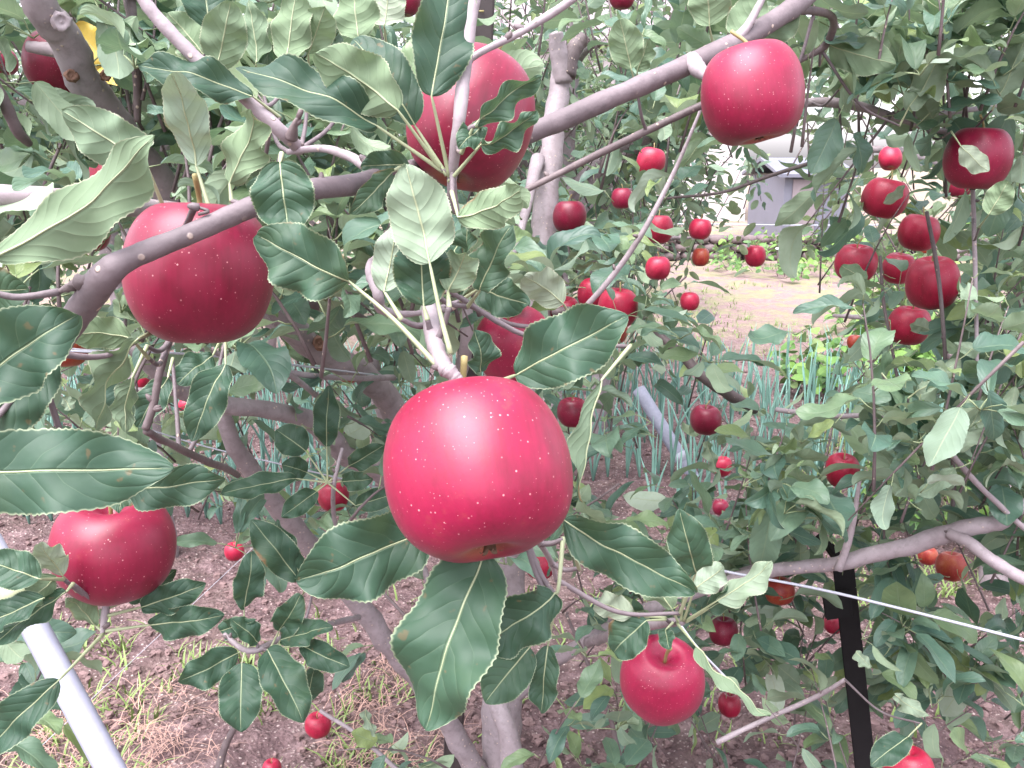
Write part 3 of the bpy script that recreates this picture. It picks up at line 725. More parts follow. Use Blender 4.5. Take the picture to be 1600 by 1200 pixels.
# ------------------------------------------------------------------ trees: builder
WOOD = []
class Tree:
    def __init__(s, name, loc, label, cat='tree', group=None):
        s.root = empty(name, loc, label, cat, group)
        s.tw = MB(); s.fo = MB(); s.lv = Leaves(); s.fl = Leaves(); s.nl = Leaves()
        s.tw.n = 0
    def branch(s, pts, bark='bark', name='branch', bump=0.03, sides=12, sub=8, knots=()):
        """pts: (px,py,depth,width in photo px)"""
        p = [P(a, b, c) for a, b, c, w in pts]; r = [w*c/F/2 for a, b, c, w in pts]
        return s.branch_w(p, r, bark, name, bump, sides, sub, knots)
    def branch_w(s, p, r, bark='bark', name='branch', bump=0.03, sides=12, sub=8, knots=()):
        path = catmull([tuple(q) for q in p], sub); rad = catmull([(q, 0, 0) for q in r], sub)[:, 0]
        rad = rad*(1+bump*nrng.standard_normal(len(rad)))
        w = np.array([mnoise.noise(Vector(q)*25) for q in path])[:, None]*rad[:, None]*0.22
        path = path + w
        mb = MB(); tube(mb, path, rad, sides, bump=bump*0.5)
        WOOD.extend(path[::2].tolist())
        o = mb.build(name, [M[bark], M['scar']], None, attrs=False)
        under(o, s.root)
        return path, rad
    def leaf_at(s, o, d, n, L, far=False):
        o = Vector(o); d = Vector(d).normalized()
        if pruned(o+d*L*0.5, L): return False
        (s.fl if far else (s.nl if proj(o)[2] < 1.35 else s.lv)).put(o, d, -Vector(n) if rng.random() < 0.15 else n, L, min(0.93, max(0, rng.gauss(0.45, 0.28))) if rng.random() > 0.0 else 0.99)
        return True
    def shoot(s, p0, dr, length, nleaf=None, Lm=0.07, far=False, r0=0.0022, bark=0, petiole=True, droop=0.25):
        p0 = Vector(p0); dr = Vector(dr).normalized()
        if pruned(p0+dr*length*.5, .02) or pruned(p0+dr*length, .02): return
        side = dr.orthogonal().normalized()*rng.uniform(-0.25, 0.25) + Vector((0, 0, -droop*rng.random()))
        k = 5; pts = [tuple(p0 + dr*length*t + side*length*t*t) for t in np.linspace(0, 1, k)]
        if z_ok(pts): tube(s.tw, pts, np.linspace(r0, r0*0.35, k), 4 if far else 5, bark)
        n = nleaf or max(3, int(length/0.024)); a = rng.random()*6.28
        pv = np.array(pts)
        for i in range(n):
            t = 0.12+0.88*(i+1)/n; q = t*(k-1); j = min(k-2, int(q)); p = Vector(pv[j]*(1-(q-j))+pv[j+1]*(q-j))
            tang = Vector(pv[j+1]-pv[j]).normalized()
            a += 2.4; x = tang.orthogonal().normalized(); y = tang.cross(x)
            rad = x*math.cos(a)+y*math.sin(a)
            up = 0.55 + 0.5*t
            pd = (rad + tang*up + Vector((0, 0, 0.15))).normalized()
            L = Lm*rng.uniform(0.65, 1.15)*(0.75 if t > 0.93 else 1)
            pl = rng.uniform(0.18, 0.32)*L*1.2
            b = p + pd*pl
            ld = (pd + Vector((rng.gauss(0, .2), rng.gauss(0, .2), -0.35-rng.random()*0.55))).normalized()
            nn = (tang*0.6 + Vector((0, 0, 0.75)) - rad*0.1 + Vector((rng.gauss(0, .5), rng.gauss(0, .5), rng.gauss(0, .2))))
            if s.leaf_at(b, ld, nn, L, far) and petiole:
                tube(s.fo, [tuple(p), tuple((p+b)/2+Vector((0, 0, -0.0015))), tuple(b)], [0.0009, 0.0008, 0.0007], 3, 1)
    def rosette(s, c, ax, n, Lm=0.07, far=False):
        c = Vector(c); ax = Vector(ax).normalized(); x = ax.orthogonal().normalized(); y = ax.cross(x); a = rng.random()*6.28
        for i in range(n):
            a += 2.4+rng.gauss(0, .3); rad = x*math.cos(a)+y*math.sin(a)
            pd = (rad + ax*rng.uniform(0.1, 0.9)).normalized(); L = Lm*rng.uniform(0.6, 1.2); b = c+pd*L*rng.uniform(0.25, 0.45)
            ld = (pd+Vector((0, 0, -rng.uniform(0.1, 0.8)))).normalized()
            if s.leaf_at(b, ld, ax*0.6+Vector((rng.gauss(0, .3), rng.gauss(0, .3), 0.8)), L, far):
                tube(s.fo, [tuple(c), tuple((c+b)/2+Vector((0, 0, 0.001))), tuple(b)], [0.001, 0.0009, 0.0007], 3, 1)
    def fill(s, x0, y0, x1, y1, d0, d1, n, Lm=0.072, up=0.8, far=False, ln=(0.14, 0.34)):
        for _ in range(n):
            d = rng.uniform(d0, d1); p = P(rng.uniform(x0, x1), rng.uniform(y0, y1), d)
            if p.z < 0.25: continue
            a = rng.random()*6.28
            dr = Vector((math.cos(a)*(1.15-up), math.sin(a)*(1.15-up), up*(1 if rng.random() < 0.85 else -0.4)))
            l = rng.uniform(*ln)
            if rng.random() < 0.3: s.rosette(p, dr, rng.randint(5, 7), Lm, far)
            else: s.shoot(p-dr.normalized()*l*0.5, dr, l, None, Lm, far)
    def finish(s, leafmat='leaf', wscale=1.0):
        s.lv.emit(s.fo, MID, 0, wscale); s.nl.emit(s.fo, NEAR, 0, wscale); s.fl.emit(s.fo, FAR, 0, wscale)
        if s.fo.n: under(tag(s.fo.build('foliage', [M[leafmat], M['petiole_mid']]), kind='stuff'), s.root)
        if s.tw.n: under(tag(s.tw.build('twigs', [M['bark_dark'], M['bark_mid']], attrs=False), kind='stuff'), s.root)

def z_ok(pts):
    for q in pts:
        x, y, z = proj(q)
        if z < 0.55: return False
        for (ax, ay, rx, ry, d, kp) in KEEP:
            if z < d+0.02 and kp < 0.5 and ((x-ax)/(rx+3))**2+((y-ay)/(ry+3))**2 < 1: return False
    return True

# hero leaf: base and tip as measured points
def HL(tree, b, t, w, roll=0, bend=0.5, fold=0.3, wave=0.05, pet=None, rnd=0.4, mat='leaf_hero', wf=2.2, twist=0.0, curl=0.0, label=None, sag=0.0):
    B, T = P(*b), P(*t); dm = (b[2]+t[2])/2; L = (T-B).length
    Y = (T-B).normalized(); C = (CO-(B+T)/2).normalized()
    N = (C - Y*C.dot(Y)).normalized(); N = Matrix.Rotation(R(roll), 3, Y) @ N; X = Y.cross(N)
    seed = rng.randrange(99999)
    v, q, uv = leaf_shape(84, 6, w*1.12*dm/F/L, fold, bend*1.15, wave*1.35, wf, 0, twist+rng.gauss(0, .15), 28, curl, seed)
    nz_ = np.array([mnoise.noise(Vector((a_*5+seed, b_*5, 0))) for a_, b_, c_ in v])
    # relief from the side veins
    side = np.abs(uv[:, 0]-0.5)*2; ph = (uv[:, 1]*7.5-side**1.25*2.0) % 1.0
    v = v.copy(); v[:, 2] += 0.0022*np.sin(ph*math.pi)*(1-side)*np.minimum(1, side*5) - 0.003*(side < 0.01) + 0.05*nz_ + side**2.5*0.10*np.array([mnoise.noise(Vector((c_*2.6+seed*.37, (3 if a_ > .5 else 9)+seed, 1))) for a_, c_ in uv])
    V = np.array(B) + L*(v[:, 0:1]*np.array(X)+v[:, 1:2]*np.array(Y)+v[:, 2:3]*np.array(N))
    mb = MB(); mb.add(V, q, uv, rnd)
    o = mb.build('leaf', M[mat]); under(o, tree.root)
    if label: o['label'] = label
    pm = MB(); mid = V.reshape(85, 13, 3)[:, 6]
    rad = np.linspace(0.00052, 0.0001, 84)*(0.8+0.4*L/0.09)
    path = mid[:-1][::4]; rr = rad[::4]
    if pet is not None:
        Pp = np.array(P(*pet)); W = np.array(WOOD); dd = np.linalg.norm(W-Pp, axis=1); k = int(np.argmin(dd))
        key = (round(pet[0]/14), round(pet[1]/14))
        if 0.006 < dd[k] < 0.28 and key not in SPUR:
            SPUR.add(key); q_ = W[k]; md = (Pp+q_)/2 + np.array([0, 0, -0.12*dd[k]])
            tube(tree.tw, catmull([Pp+(Pp-mid[0])*-0.03, md, q_], 6), np.linspace(0.0013, 0.0019, 13), 8, 1, 0.05)
        m = (Pp+mid[0])/2 + np.array([0, 0, sag*np.linalg.norm(Pp-mid[0])])
        pre = catmull([Pp, m, mid[0]], 6)[:-1]; path = np.vstack([pre, path]); rr = np.concatenate([np.linspace(0.0014, 0.0008, len(pre)), rr])
    tube(pm, path, rr, 7)
    po = pm.build('petiole', M['petiole'], attrs=False); po.parent = o
    KEEPL.append(o)
    return o
KEEPL = []; SPUR = set()

# ------------------------------------------------------------------ the three near trees
TA = Tree('apple_tree', (P(782, 1400, 1.88).x, P(782, 1400, 1.88).y, 0), 'grey barked apple tree whose trunk rises behind the largest central apple')
TB = Tree('apple_tree', (1.22, 1.25, 0), 'nearest apple tree, its long grey branch crossing the upper part of the picture')
TC = Tree('apple_tree', (-1.05, 0.72, 0), 'apple tree at the left edge with large leaves reaching in before the leaning pipe')

# tree A: trunk and limbs
b0 = Vector((TA.root.location.x, TA.root.location.y, -0.05))
TA.branch_w([b0, P(785, 1180, 1.86), P(790, 1000, 1.86), P(800, 800, 1.88), P(835, 520, 1.92), P(852, 330, 1.96), P(868, 180, 2.0), P(884, 78, 2.02)],
            [.048, .042, .04, .036, .030, .027, .0245, .021], name='trunk', sides=20, bump=0.04)
TA.branch([(884, 120, 2.0, 30), (895, 80, 2.0, 26), (915, 58, 2.0, 22)], 'bark_dark')
TA.branch([(880, 130, 2.0, 30), (872, 75, 1.99, 28), (868, 52, 1.98, 22)])
limb = TA.branch([(10, -130, .78, 48), (62, 0, .84, 52), (105, 70, .89, 53), (150, 150, .95, 52), (205, 225, 1.0, 48), (262, 300, 1.06, 46), (370, 430, 1.2, 44), (480, 535, 1.35, 42),
           (560, 580, 1.45, 40), (615, 640, 1.55, 42), (665, 760, 1.65, 42), (735, 900, 1.75, 44), (780, 1040, 1.84, 46)], sides=18, sub=8)
TA.branch([(205, 545, .98, 22), (262, 600, 1.05, 26), (330, 628, 1.12, 27), (430, 641, 1.2, 28), (492, 664, 1.28, 32), (545, 712, 1.36, 32), (600, 740, 1.45, 34), (690, 800, 1.6, 36), (770, 930, 1.8, 40)], sides=16)
TA.branch([(335, 620, 1.25, 22), (370, 700, 1.3, 28), (420, 775, 1.38, 31), (470, 835, 1.45, 32), (560, 945, 1.58, 34), (640, 1045, 1.68, 34), (700, 1130, 1.78, 34), (775, 1260, 1.86, 36)], sides=16)
TA.branch([(765, 1050, 1.78, 24), (778, 1100, 1.74, 28), (796, 1150, 1.72, 32), (800, 1230, 1.74, 40)], sides=14)
TA.branch([(575, 560, 1.75, 26), (600, 640, 1.78, 28), (650, 740, 1.85, 30), (760, 900, 1.9, 34)], sides=12)
TA.branch([(410, 490, 1.0, 12), (425, 520, 1.02, 13), (426, 565, 1.04, 12), (462, 592, 1.1, 10), (500, 622, 1.2, 9)])
TA.branch([(300, 540, 1.0, 8), (420, 575, 1.1, 9), (520, 590, 1.2, 9), (615, 590, 1.4, 10)])
TA.branch([(1180, 895, 1.5, 26), (1080, 925, 1.55, 24), (990, 962, 1.62, 22), (918, 1002, 1.7, 21), (865, 1035, 1.78, 22), (800, 1090, 1.85, 26)], sides=14)
TA.branch([(1000, 505, 1.7, 12), (1060, 550, 1.66, 15), (1100, 590, 1.65, 17), (1150, 622, 1.7, 18), (1180, 640, 1.75, 14)], 'bark_dark')
TA.branch([(1066, 972, .80, 12), (1030, 975, .84, 14), (985, 985, 1.05, 16), (950, 995, 1.4, 16), (920, 1003, 1.68, 16)], bump=.06)
TA.branch([(865, 488, 1.85, 14), (925, 485, 1.88, 17), (985, 492, 1.9, 15), (1010, 520, 1.9, 12)], 'bark_dark')
TA.branch([(840, 250, 1.95, 22), (800, 400, 1.6, 10), (735, 440, 1.25, 22), (728, 540, 1.2, 22), (700, 660, 1.4, 24)], sides=10)
TA.branch([(885, 960, 1.6, 5), (915, 1030, 1.6, 6), (950, 1110, 1.6, 7), (968, 1180, 1.6, 8)], 'bark_dark')
TA.branch([(1120, 1160, 1.5, 9), (1200, 1122, 1.5, 8), (1272, 1090, 1.45, 8), (1320, 1062, 1.4, 6)])
TA.branch([(660, 880, 1.3, 9), (672, 930, 1.3, 11), (670, 1000, 1.35, 11), (690, 1120, 1.4, 12)])
TA.branch([(535, 700, 1.1, 5), (523, 752, 1.1, 7), (521, 800, 1.15, 7), (530, 880, 1.2, 7)])
TA.branch([(350, 990, 1.0, 6), (385, 1015, 1.0, 10), (420, 1008, 1.02, 11), (470, 985, 1.1, 9), (560, 965, 1.3, 10)])
TA.branch([(370, 1130, 1.3, 9), (350, 1170, 1.3, 12), (335, 1230, 1.3, 14)], 'bark_dark')
TA.branch([(500, 1110, 1.4, 6), (560, 1150, 1.4, 7), (640, 1220, 1.4, 8)])

# tree B: trunk outside the picture, the long crossing branch
TB.branch_w([Vector((1.22, 1.25, -0.05)), Vector((1.2, 1.25, .5)), Vector((1.24, 1.22, 1.0)), Vector((1.2, 1.2, 1.6)), Vector((1.16, 1.15, 2.1)), Vector((1.1, 1.1, 2.5))],
            [0.06, 0.052, 0.047, 0.04, 0.03, 0.018], name='trunk', sides=18)
j = Vector((1.16, 1.15, 2.1)); 
pts = [(60, 575, .47, 44), (120, 492, .45, 44), (168, 428, .43, 46), (205, 402, .43, 36), (300, 363, .44, 32), (410, 318, .46, 32), (480, 298, .49, 33), (572, 284, .54, 33),
       (660, 262, .62, 32), (745, 238, .68, 32), (832, 206, .72, 32), (1000, 134, .76, 32), (1138, 72, .80, 31), (1235, 15, .84, 31), (1340, -70, .9, 32)]
e_ = P(*pts[-1][:3])
TB.branch_w([P(a, b, c) for a, b, c, w in pts]+[e_.lerp(j, .2), e_.lerp(j, .55), j], [w*c/F/2 for a, b, c, w in pts]+[.011, .013, 0.016], 'bark_mid', sides=22, sub=8, bump=0.025)
TB.branch([(185, 412, .43, 40), (150, 432, .43, 26), (118, 445, .435, 18), (92, 456, .44, 7)], 'bark_dark', bump=0.16)
TB.branch([(1080, 95, .78, 30), (1095, 112, .76, 24), (1112, 122, .74, 12)])
TB.branch([(560, 290, .55, 26), (578, 268, .56, 24), (570, 250, .55, 12)], 'bark_dark', bump=.1)
TB.branch([(572, 262, .56, 16), (540, 242, .6, 15), (500, 232, .64, 12), (450, 238, .66, 9)])
TB.branch([(310, 335, .44, 5), (325, 330, .44, 6), (305, 322, .44, 4)], 'bark_dark')
# upright shoot in front of the tall apple, spurs, twigs
TB.branch([(750, -40, .50, 22), (736, 20, .50, 23), (724, 120, .50, 22), (716, 200, .50, 20), (706, 285, .52, 16), (712, 330, .54, 12)])
TB.branch([(640, 268, .62, 14), (652, 350, .58, 18), (664, 430, .52, 22), (672, 490, .46, 25), (684, 548, .42, 27), (700, 580, .412, 26)], bump=0.05)
TB.branch([(700, 575, .41, 24), (712, 588, .41, 22), (722, 600, .41, 16)], 'bark', bump=.08)
TB.branch([(590, 400, .6, 10), (578, 420, .58, 16), (590, 460, .56, 18), (598, 485, .58, 16), (650, 490, .6, 9), (720, 470, .62, 6)], bump=.08)
TB.branch([(910, -12, .56, 12), (864, 20, .56, 13), (805, 55, .55, 11), (746, 85, .54, 11), (700, 122, .54, 9), (690, 130, .54, 6)])
TB.branch([(1130, 150, .84, 13), (1095, 165, .85, 12), (1010, 205, .85, 12), (900, 258, .82, 11), (820, 298, .8, 9)], 'bark_dark')
TB.branch([(1140, 70, .80, 20), (1165, 45, .8, 15), (1180, 20, .8, 12), (1200, -20, .8, 10)])
TB.branch([(1245, 162, 1.2, 12), (1290, 160, 1.2, 15), (1340, 166, 1.2, 15), (1400, 184, 1.2, 11), (1460, 202, 1.2, 9), (1520, 212, 1.2, 8)])
TB.branch([(1400, 184, 1.2, 9), (1490, 175, 1.25, 8), (1620, 155, 1.3, 9)])
TB.branch([(1125, 95, .9, 4), (1085, 195, .93, 5), (1050, 275, .95, 7), (1000, 370, .96, 9), (950, 440, .98, 9), (895, 500, 1.0, 9)])
TB.branch([(1041, 310, 1.3, 4), (1130, 300, 1.3, 5), (1210, 272, 1.3, 6), (1290, 248, 1.3, 7)], 'bark_dark')
lim = [(1110, 912, 1.5, 20), (1200, 893, 1.45, 21), (1300, 882, 1.42, 23), (1400, 858, 1.38, 27), (1480, 833, 1.35, 29), (1560, 815, 1.32, 25), (1640, 790, 1.3, 26)]
TB.branch_w([P(a, b, c) for a, b, c, w in lim]+[Vector((1.21, 1.24, 0.95))], [w*c/F/2 for a, b, c, w in lim]+[0.022], sides=18)
TB.branch([(1482, 832, 1.34, 18), (1515, 848, 1.32, 20), (1555, 878, 1.3, 20), (1640, 925, 1.28, 20)], sides=14)
TB.branch([(1417, 656, 1.25, 5), (1461, 673, 1.25, 7), (1499, 724, 1.25, 9), (1566, 795, 1.28, 9), (1630, 850, 1.3, 10)])
TB.branch([(1212, 640, 1.5, 8), (1290, 650, 1.48, 9), (1350, 650, 1.45, 7), (1417, 656, 1.4, 5)])
TB.branch([(1520, 285, 1.2, 7), (1523, 400, 1.22, 7), (1526, 520, 1.24, 6), (1527, 655, 1.26, 5)])
TB.branch([(1448, 330, 1.35, 6), (1466, 430, 1.35, 7), (1475, 530, 1.36, 6), (1480, 620, 1.38, 7), (1490, 740, 1.4, 7), (1488, 830, 1.4, 8)], 'bark_dark')
TB.branch([(1375, 400, 1.5, 5), (1382, 480, 1.5, 5), (1402, 590, 1.5, 5), (1410, 660, 1.5, 6)], 'bark_dark')
TB.branch([(1230, 15, .84, 14), (1300, 25, .95, 12), (1290, 70, 1.0, 12), (1250, 95, 1.0, 8)], 'bark_dark')
TB.branch([(1310, 890, 1.4, 14), (1330, 830, 1.38, 10), (1345, 740, 1.36, 6)])
TB.branch([(868, 905, .6, 6), (862, 880, .56, 9), (843, 850, .50, 9), (820, 838, .47, 7)])

# tree C: left edge
TC.branch_w([Vector((-1.05, .72, -0.05)), Vector((-1.03, .74, .6)), Vector((-1.06, .76, 1.2)), Vector((-1.0, .78, 1.8)), Vector((-.95, .8, 2.2))], [.055, .05, .045, .035, .02], name='trunk', sides=16)
TC.branch_w([Vector((-1.06, .76, 1.35)), Vector((-.85, .75, 1.42)), P(-230, 286, .735), P(-140, 296, .735), P(-60, 302, .74), P(60, 308, .76), P(150, 318, .80), P(240, 326, .86), P(320, 345, .94), P(390, 410, 1.02)], [.016, .012, .0095, .0093, .0092, .0095, .010, .0098, .009, .007], sides=16)
TC.branch([(190, -60, .60, 22), (232, 10, .61, 21), (300, 84, .62, 22), (380, 150, .63, 22), (440, 205, .64, 22), (468, 235, .66, 20)], sides=14)
TC.branch([(455, 215, .64, 22), (462, 190, .63, 8), (470, 180, .63, 5)], 'bark_dark')
TC.branch([(-60, 60, .8, 26), (0, 150, .82, 20), (28, 205, .84, 18), (45, 225, .86, 12)], 'bark_dark')
TC.branch([(200, -40, .9, 18), (207, 50, .9, 16), (214, 130, .92, 14), (215, 190, .94, 10)], 'bark_dark')
TC.branch([(45, 72, 1.0, 18), (85, 78, 1.0, 22), (140, 96, 1.0, 24)])
TC.branch([(268, 520, .60, 11), (250, 580, .60, 12), (240, 630, .60, 12), (226, 672, .60, 13)], 'bark_dark')
TC.branch([(228, 675, .60, 12), (280, 700, .68, 12), (340, 728, .8, 12), (372, 742, .9, 10)], 'bark_dark')
TC.branch([(160, 990, .60, 7), (163, 968, .60, 11), (166, 945, .60, 10), (170, 930, .60, 5)])
TC.branch([(400, 430, 1.0, 16), (470, 470, 1.1, 15), (550, 490, 1.2, 15), (600, 520, 1.3, 14)], 'bark_dark')

# ---- near leaves (each one its own part)
# left block
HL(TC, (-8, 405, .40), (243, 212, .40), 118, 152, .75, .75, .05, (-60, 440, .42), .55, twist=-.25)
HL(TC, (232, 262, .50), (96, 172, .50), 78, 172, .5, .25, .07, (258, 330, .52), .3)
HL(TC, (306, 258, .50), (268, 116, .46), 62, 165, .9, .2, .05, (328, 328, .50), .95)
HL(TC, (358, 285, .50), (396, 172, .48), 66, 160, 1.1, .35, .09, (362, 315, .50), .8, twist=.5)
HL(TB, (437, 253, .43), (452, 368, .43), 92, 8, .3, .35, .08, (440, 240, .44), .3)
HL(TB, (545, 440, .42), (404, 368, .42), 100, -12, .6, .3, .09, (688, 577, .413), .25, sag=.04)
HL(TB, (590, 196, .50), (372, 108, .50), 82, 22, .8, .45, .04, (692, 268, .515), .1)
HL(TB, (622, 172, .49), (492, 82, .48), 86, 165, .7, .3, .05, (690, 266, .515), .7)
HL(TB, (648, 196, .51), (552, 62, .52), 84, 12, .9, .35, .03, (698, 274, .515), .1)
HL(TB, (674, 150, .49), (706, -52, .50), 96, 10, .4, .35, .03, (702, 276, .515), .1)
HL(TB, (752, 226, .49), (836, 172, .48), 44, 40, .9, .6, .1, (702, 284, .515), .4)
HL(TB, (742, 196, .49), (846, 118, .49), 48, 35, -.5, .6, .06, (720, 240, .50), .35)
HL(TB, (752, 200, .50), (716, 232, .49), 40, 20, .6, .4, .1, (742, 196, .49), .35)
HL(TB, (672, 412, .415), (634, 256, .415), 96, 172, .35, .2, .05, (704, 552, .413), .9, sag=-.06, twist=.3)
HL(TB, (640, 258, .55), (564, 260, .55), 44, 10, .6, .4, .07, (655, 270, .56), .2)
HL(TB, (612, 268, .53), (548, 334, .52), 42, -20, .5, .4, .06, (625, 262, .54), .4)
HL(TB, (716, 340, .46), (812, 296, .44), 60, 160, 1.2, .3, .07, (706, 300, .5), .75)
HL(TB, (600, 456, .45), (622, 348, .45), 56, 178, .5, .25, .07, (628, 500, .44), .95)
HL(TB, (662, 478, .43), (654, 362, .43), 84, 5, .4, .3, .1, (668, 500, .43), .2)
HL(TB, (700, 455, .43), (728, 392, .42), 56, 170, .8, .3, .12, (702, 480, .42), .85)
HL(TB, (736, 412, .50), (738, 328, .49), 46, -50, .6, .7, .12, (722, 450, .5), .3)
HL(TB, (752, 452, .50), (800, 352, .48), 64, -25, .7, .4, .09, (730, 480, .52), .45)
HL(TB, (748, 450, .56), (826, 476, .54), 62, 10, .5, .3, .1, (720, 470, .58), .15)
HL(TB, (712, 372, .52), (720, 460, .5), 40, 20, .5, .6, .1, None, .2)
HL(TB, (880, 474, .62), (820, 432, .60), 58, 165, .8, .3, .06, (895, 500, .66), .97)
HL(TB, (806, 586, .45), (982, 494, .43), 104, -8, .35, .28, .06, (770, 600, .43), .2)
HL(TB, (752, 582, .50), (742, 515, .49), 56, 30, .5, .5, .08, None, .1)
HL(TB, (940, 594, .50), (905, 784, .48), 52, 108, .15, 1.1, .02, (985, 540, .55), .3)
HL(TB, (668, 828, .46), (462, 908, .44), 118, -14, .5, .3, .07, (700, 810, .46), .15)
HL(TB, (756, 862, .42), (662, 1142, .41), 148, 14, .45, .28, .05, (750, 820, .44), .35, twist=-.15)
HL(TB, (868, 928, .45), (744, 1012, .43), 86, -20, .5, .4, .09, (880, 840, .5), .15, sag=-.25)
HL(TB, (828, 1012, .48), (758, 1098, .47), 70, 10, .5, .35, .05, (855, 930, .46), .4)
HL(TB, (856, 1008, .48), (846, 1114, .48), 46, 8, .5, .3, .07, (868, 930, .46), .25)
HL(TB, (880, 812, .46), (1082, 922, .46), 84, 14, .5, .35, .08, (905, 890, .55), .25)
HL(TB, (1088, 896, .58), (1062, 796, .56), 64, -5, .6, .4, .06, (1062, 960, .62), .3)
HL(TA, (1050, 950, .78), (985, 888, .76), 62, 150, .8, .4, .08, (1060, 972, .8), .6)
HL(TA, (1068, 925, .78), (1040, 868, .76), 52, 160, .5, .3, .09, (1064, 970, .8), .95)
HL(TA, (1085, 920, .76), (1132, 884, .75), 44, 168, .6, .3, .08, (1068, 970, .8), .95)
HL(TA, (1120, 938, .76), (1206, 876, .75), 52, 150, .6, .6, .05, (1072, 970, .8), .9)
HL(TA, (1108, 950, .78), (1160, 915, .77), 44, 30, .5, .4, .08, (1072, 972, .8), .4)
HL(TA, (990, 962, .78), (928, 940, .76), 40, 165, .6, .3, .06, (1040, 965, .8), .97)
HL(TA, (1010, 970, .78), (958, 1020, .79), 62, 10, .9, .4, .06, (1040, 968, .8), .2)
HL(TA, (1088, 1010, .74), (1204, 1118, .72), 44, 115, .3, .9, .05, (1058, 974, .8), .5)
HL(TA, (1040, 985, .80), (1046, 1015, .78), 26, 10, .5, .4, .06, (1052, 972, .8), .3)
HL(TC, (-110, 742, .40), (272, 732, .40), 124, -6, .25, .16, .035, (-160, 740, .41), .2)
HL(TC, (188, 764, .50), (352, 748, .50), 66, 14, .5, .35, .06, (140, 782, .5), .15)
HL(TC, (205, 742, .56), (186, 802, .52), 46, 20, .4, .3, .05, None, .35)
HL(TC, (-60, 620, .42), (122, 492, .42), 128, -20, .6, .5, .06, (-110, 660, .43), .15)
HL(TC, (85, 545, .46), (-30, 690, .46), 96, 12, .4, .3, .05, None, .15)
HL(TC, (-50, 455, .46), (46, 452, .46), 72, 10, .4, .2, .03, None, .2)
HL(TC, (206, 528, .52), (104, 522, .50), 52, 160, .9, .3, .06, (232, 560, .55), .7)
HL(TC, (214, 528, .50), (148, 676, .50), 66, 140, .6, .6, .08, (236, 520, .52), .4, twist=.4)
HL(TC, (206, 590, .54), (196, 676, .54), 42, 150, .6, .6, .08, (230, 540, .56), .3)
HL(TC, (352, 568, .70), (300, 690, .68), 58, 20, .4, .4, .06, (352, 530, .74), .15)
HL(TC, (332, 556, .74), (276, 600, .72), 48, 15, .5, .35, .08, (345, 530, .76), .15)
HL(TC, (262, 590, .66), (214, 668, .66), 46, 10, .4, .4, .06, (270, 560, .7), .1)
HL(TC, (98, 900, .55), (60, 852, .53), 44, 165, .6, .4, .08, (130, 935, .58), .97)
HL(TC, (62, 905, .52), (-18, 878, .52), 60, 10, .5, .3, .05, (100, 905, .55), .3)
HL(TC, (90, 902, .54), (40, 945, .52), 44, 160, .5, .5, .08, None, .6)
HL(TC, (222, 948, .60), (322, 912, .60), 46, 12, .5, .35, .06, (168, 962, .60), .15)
HL(TC, (236, 976, .60), (350, 962, .60), 48, 10, .6, .35, .09, (166, 986, .60), .2)
HL(TC, (200, 938, .64), (276, 890, .64), 34, 12, .4, .3, .05, (168, 950, .62), .1)
HL(TC, (104, 925, .54), (-20, 1018, .52), 52, 35, .4, .5, .06, (114, 912, .55), .3)
HL(TC, (70, 935, .52), (-30, 985, .52), 48, 30, .5, .5, .06, None, .1)
HL(TC, (90, 1064, .55), (-24, 1176, .55), 62, 12, .4, .4, .05, (162, 990, .60), .15)
HL(TC, (150, 978, .60), (104, 934, .58), 34, 150, .5, .4, .05, (162, 988, .60), .7)
HL(TC, (168, 940, .62), (162, 926, .6), 20, 10, .5, .4, .05, None, .1)
# rosette low left
for (b, t, w, ro, rn) in [((381, 948, 1.0), (394, 862, .98), 46, 15, .1), ((372, 1020, 1.0), (278, 1066, .97), 52, -10, .15), ((378, 1036, .99), (376, 1144, .96), 64, 5, .2),
                          ((418, 1016, 1.0), (474, 1128, .96), 64, -6, .2), ((470, 1008, 1.02), (546, 1042, 1.0), 42, 10, .1), ((428, 1030, 1.02), (480, 1078, 1.0), 44, 15, .05),
                          ((345, 985, 1.02), (398, 970, .99), 34, 10, .3), ((436, 985, 1.03), (470, 930, 1.0), 44, 12, .2), ((440, 1000, 1.03), (520, 980, 1.0), 40, -15, .2),
                          ((404, 1004, 1.0), (362, 968, .98), 36, 20, .15), ((466, 905, 1.1), (392, 812, 1.08), 52, 8, .2), ((470, 900, 1.1), (432, 812, 1.1), 40, -20, .15), ((480, 1090, 1.05), (492, 1040, 1.03), 38, 5, .2)]:
    HL(TA, b, t, w, ro, .5, .35, .06, (385+rng.uniform(-6, 6)+(40 if t[0] > 440 else 0), 1014, 1.0) if b[1] > 930 else (490, 920, 1.12), rn)
# rosette left of the central apple
for (b, t, w, ro, rn) in [((510, 698, 1.1), (514, 602, 1.08), 40, -8, .1), ((478, 705, 1.1), (432, 672, 1.1), 50, 10, .15), ((462, 748, 1.1), (346, 772, 1.08), 36, 15, .25),
                          ((545, 728, 1.1), (602, 694, 1.08), 34, 10, .2), ((536, 752, 1.1), (582, 748, 1.08), 32, 14, .25), ((495, 768, 1.1), (440, 808, 1.08), 34, 5, .3),
                          ((556, 790, 1.1), (622, 770, 1.1), 34, 0, .15), ((480, 738, 1.12), (440, 726, 1.1), 36, 12, .1)]:
    HL(TA, b, t, w, ro, .5, .35, .06, (512, 754, 1.1), rn)
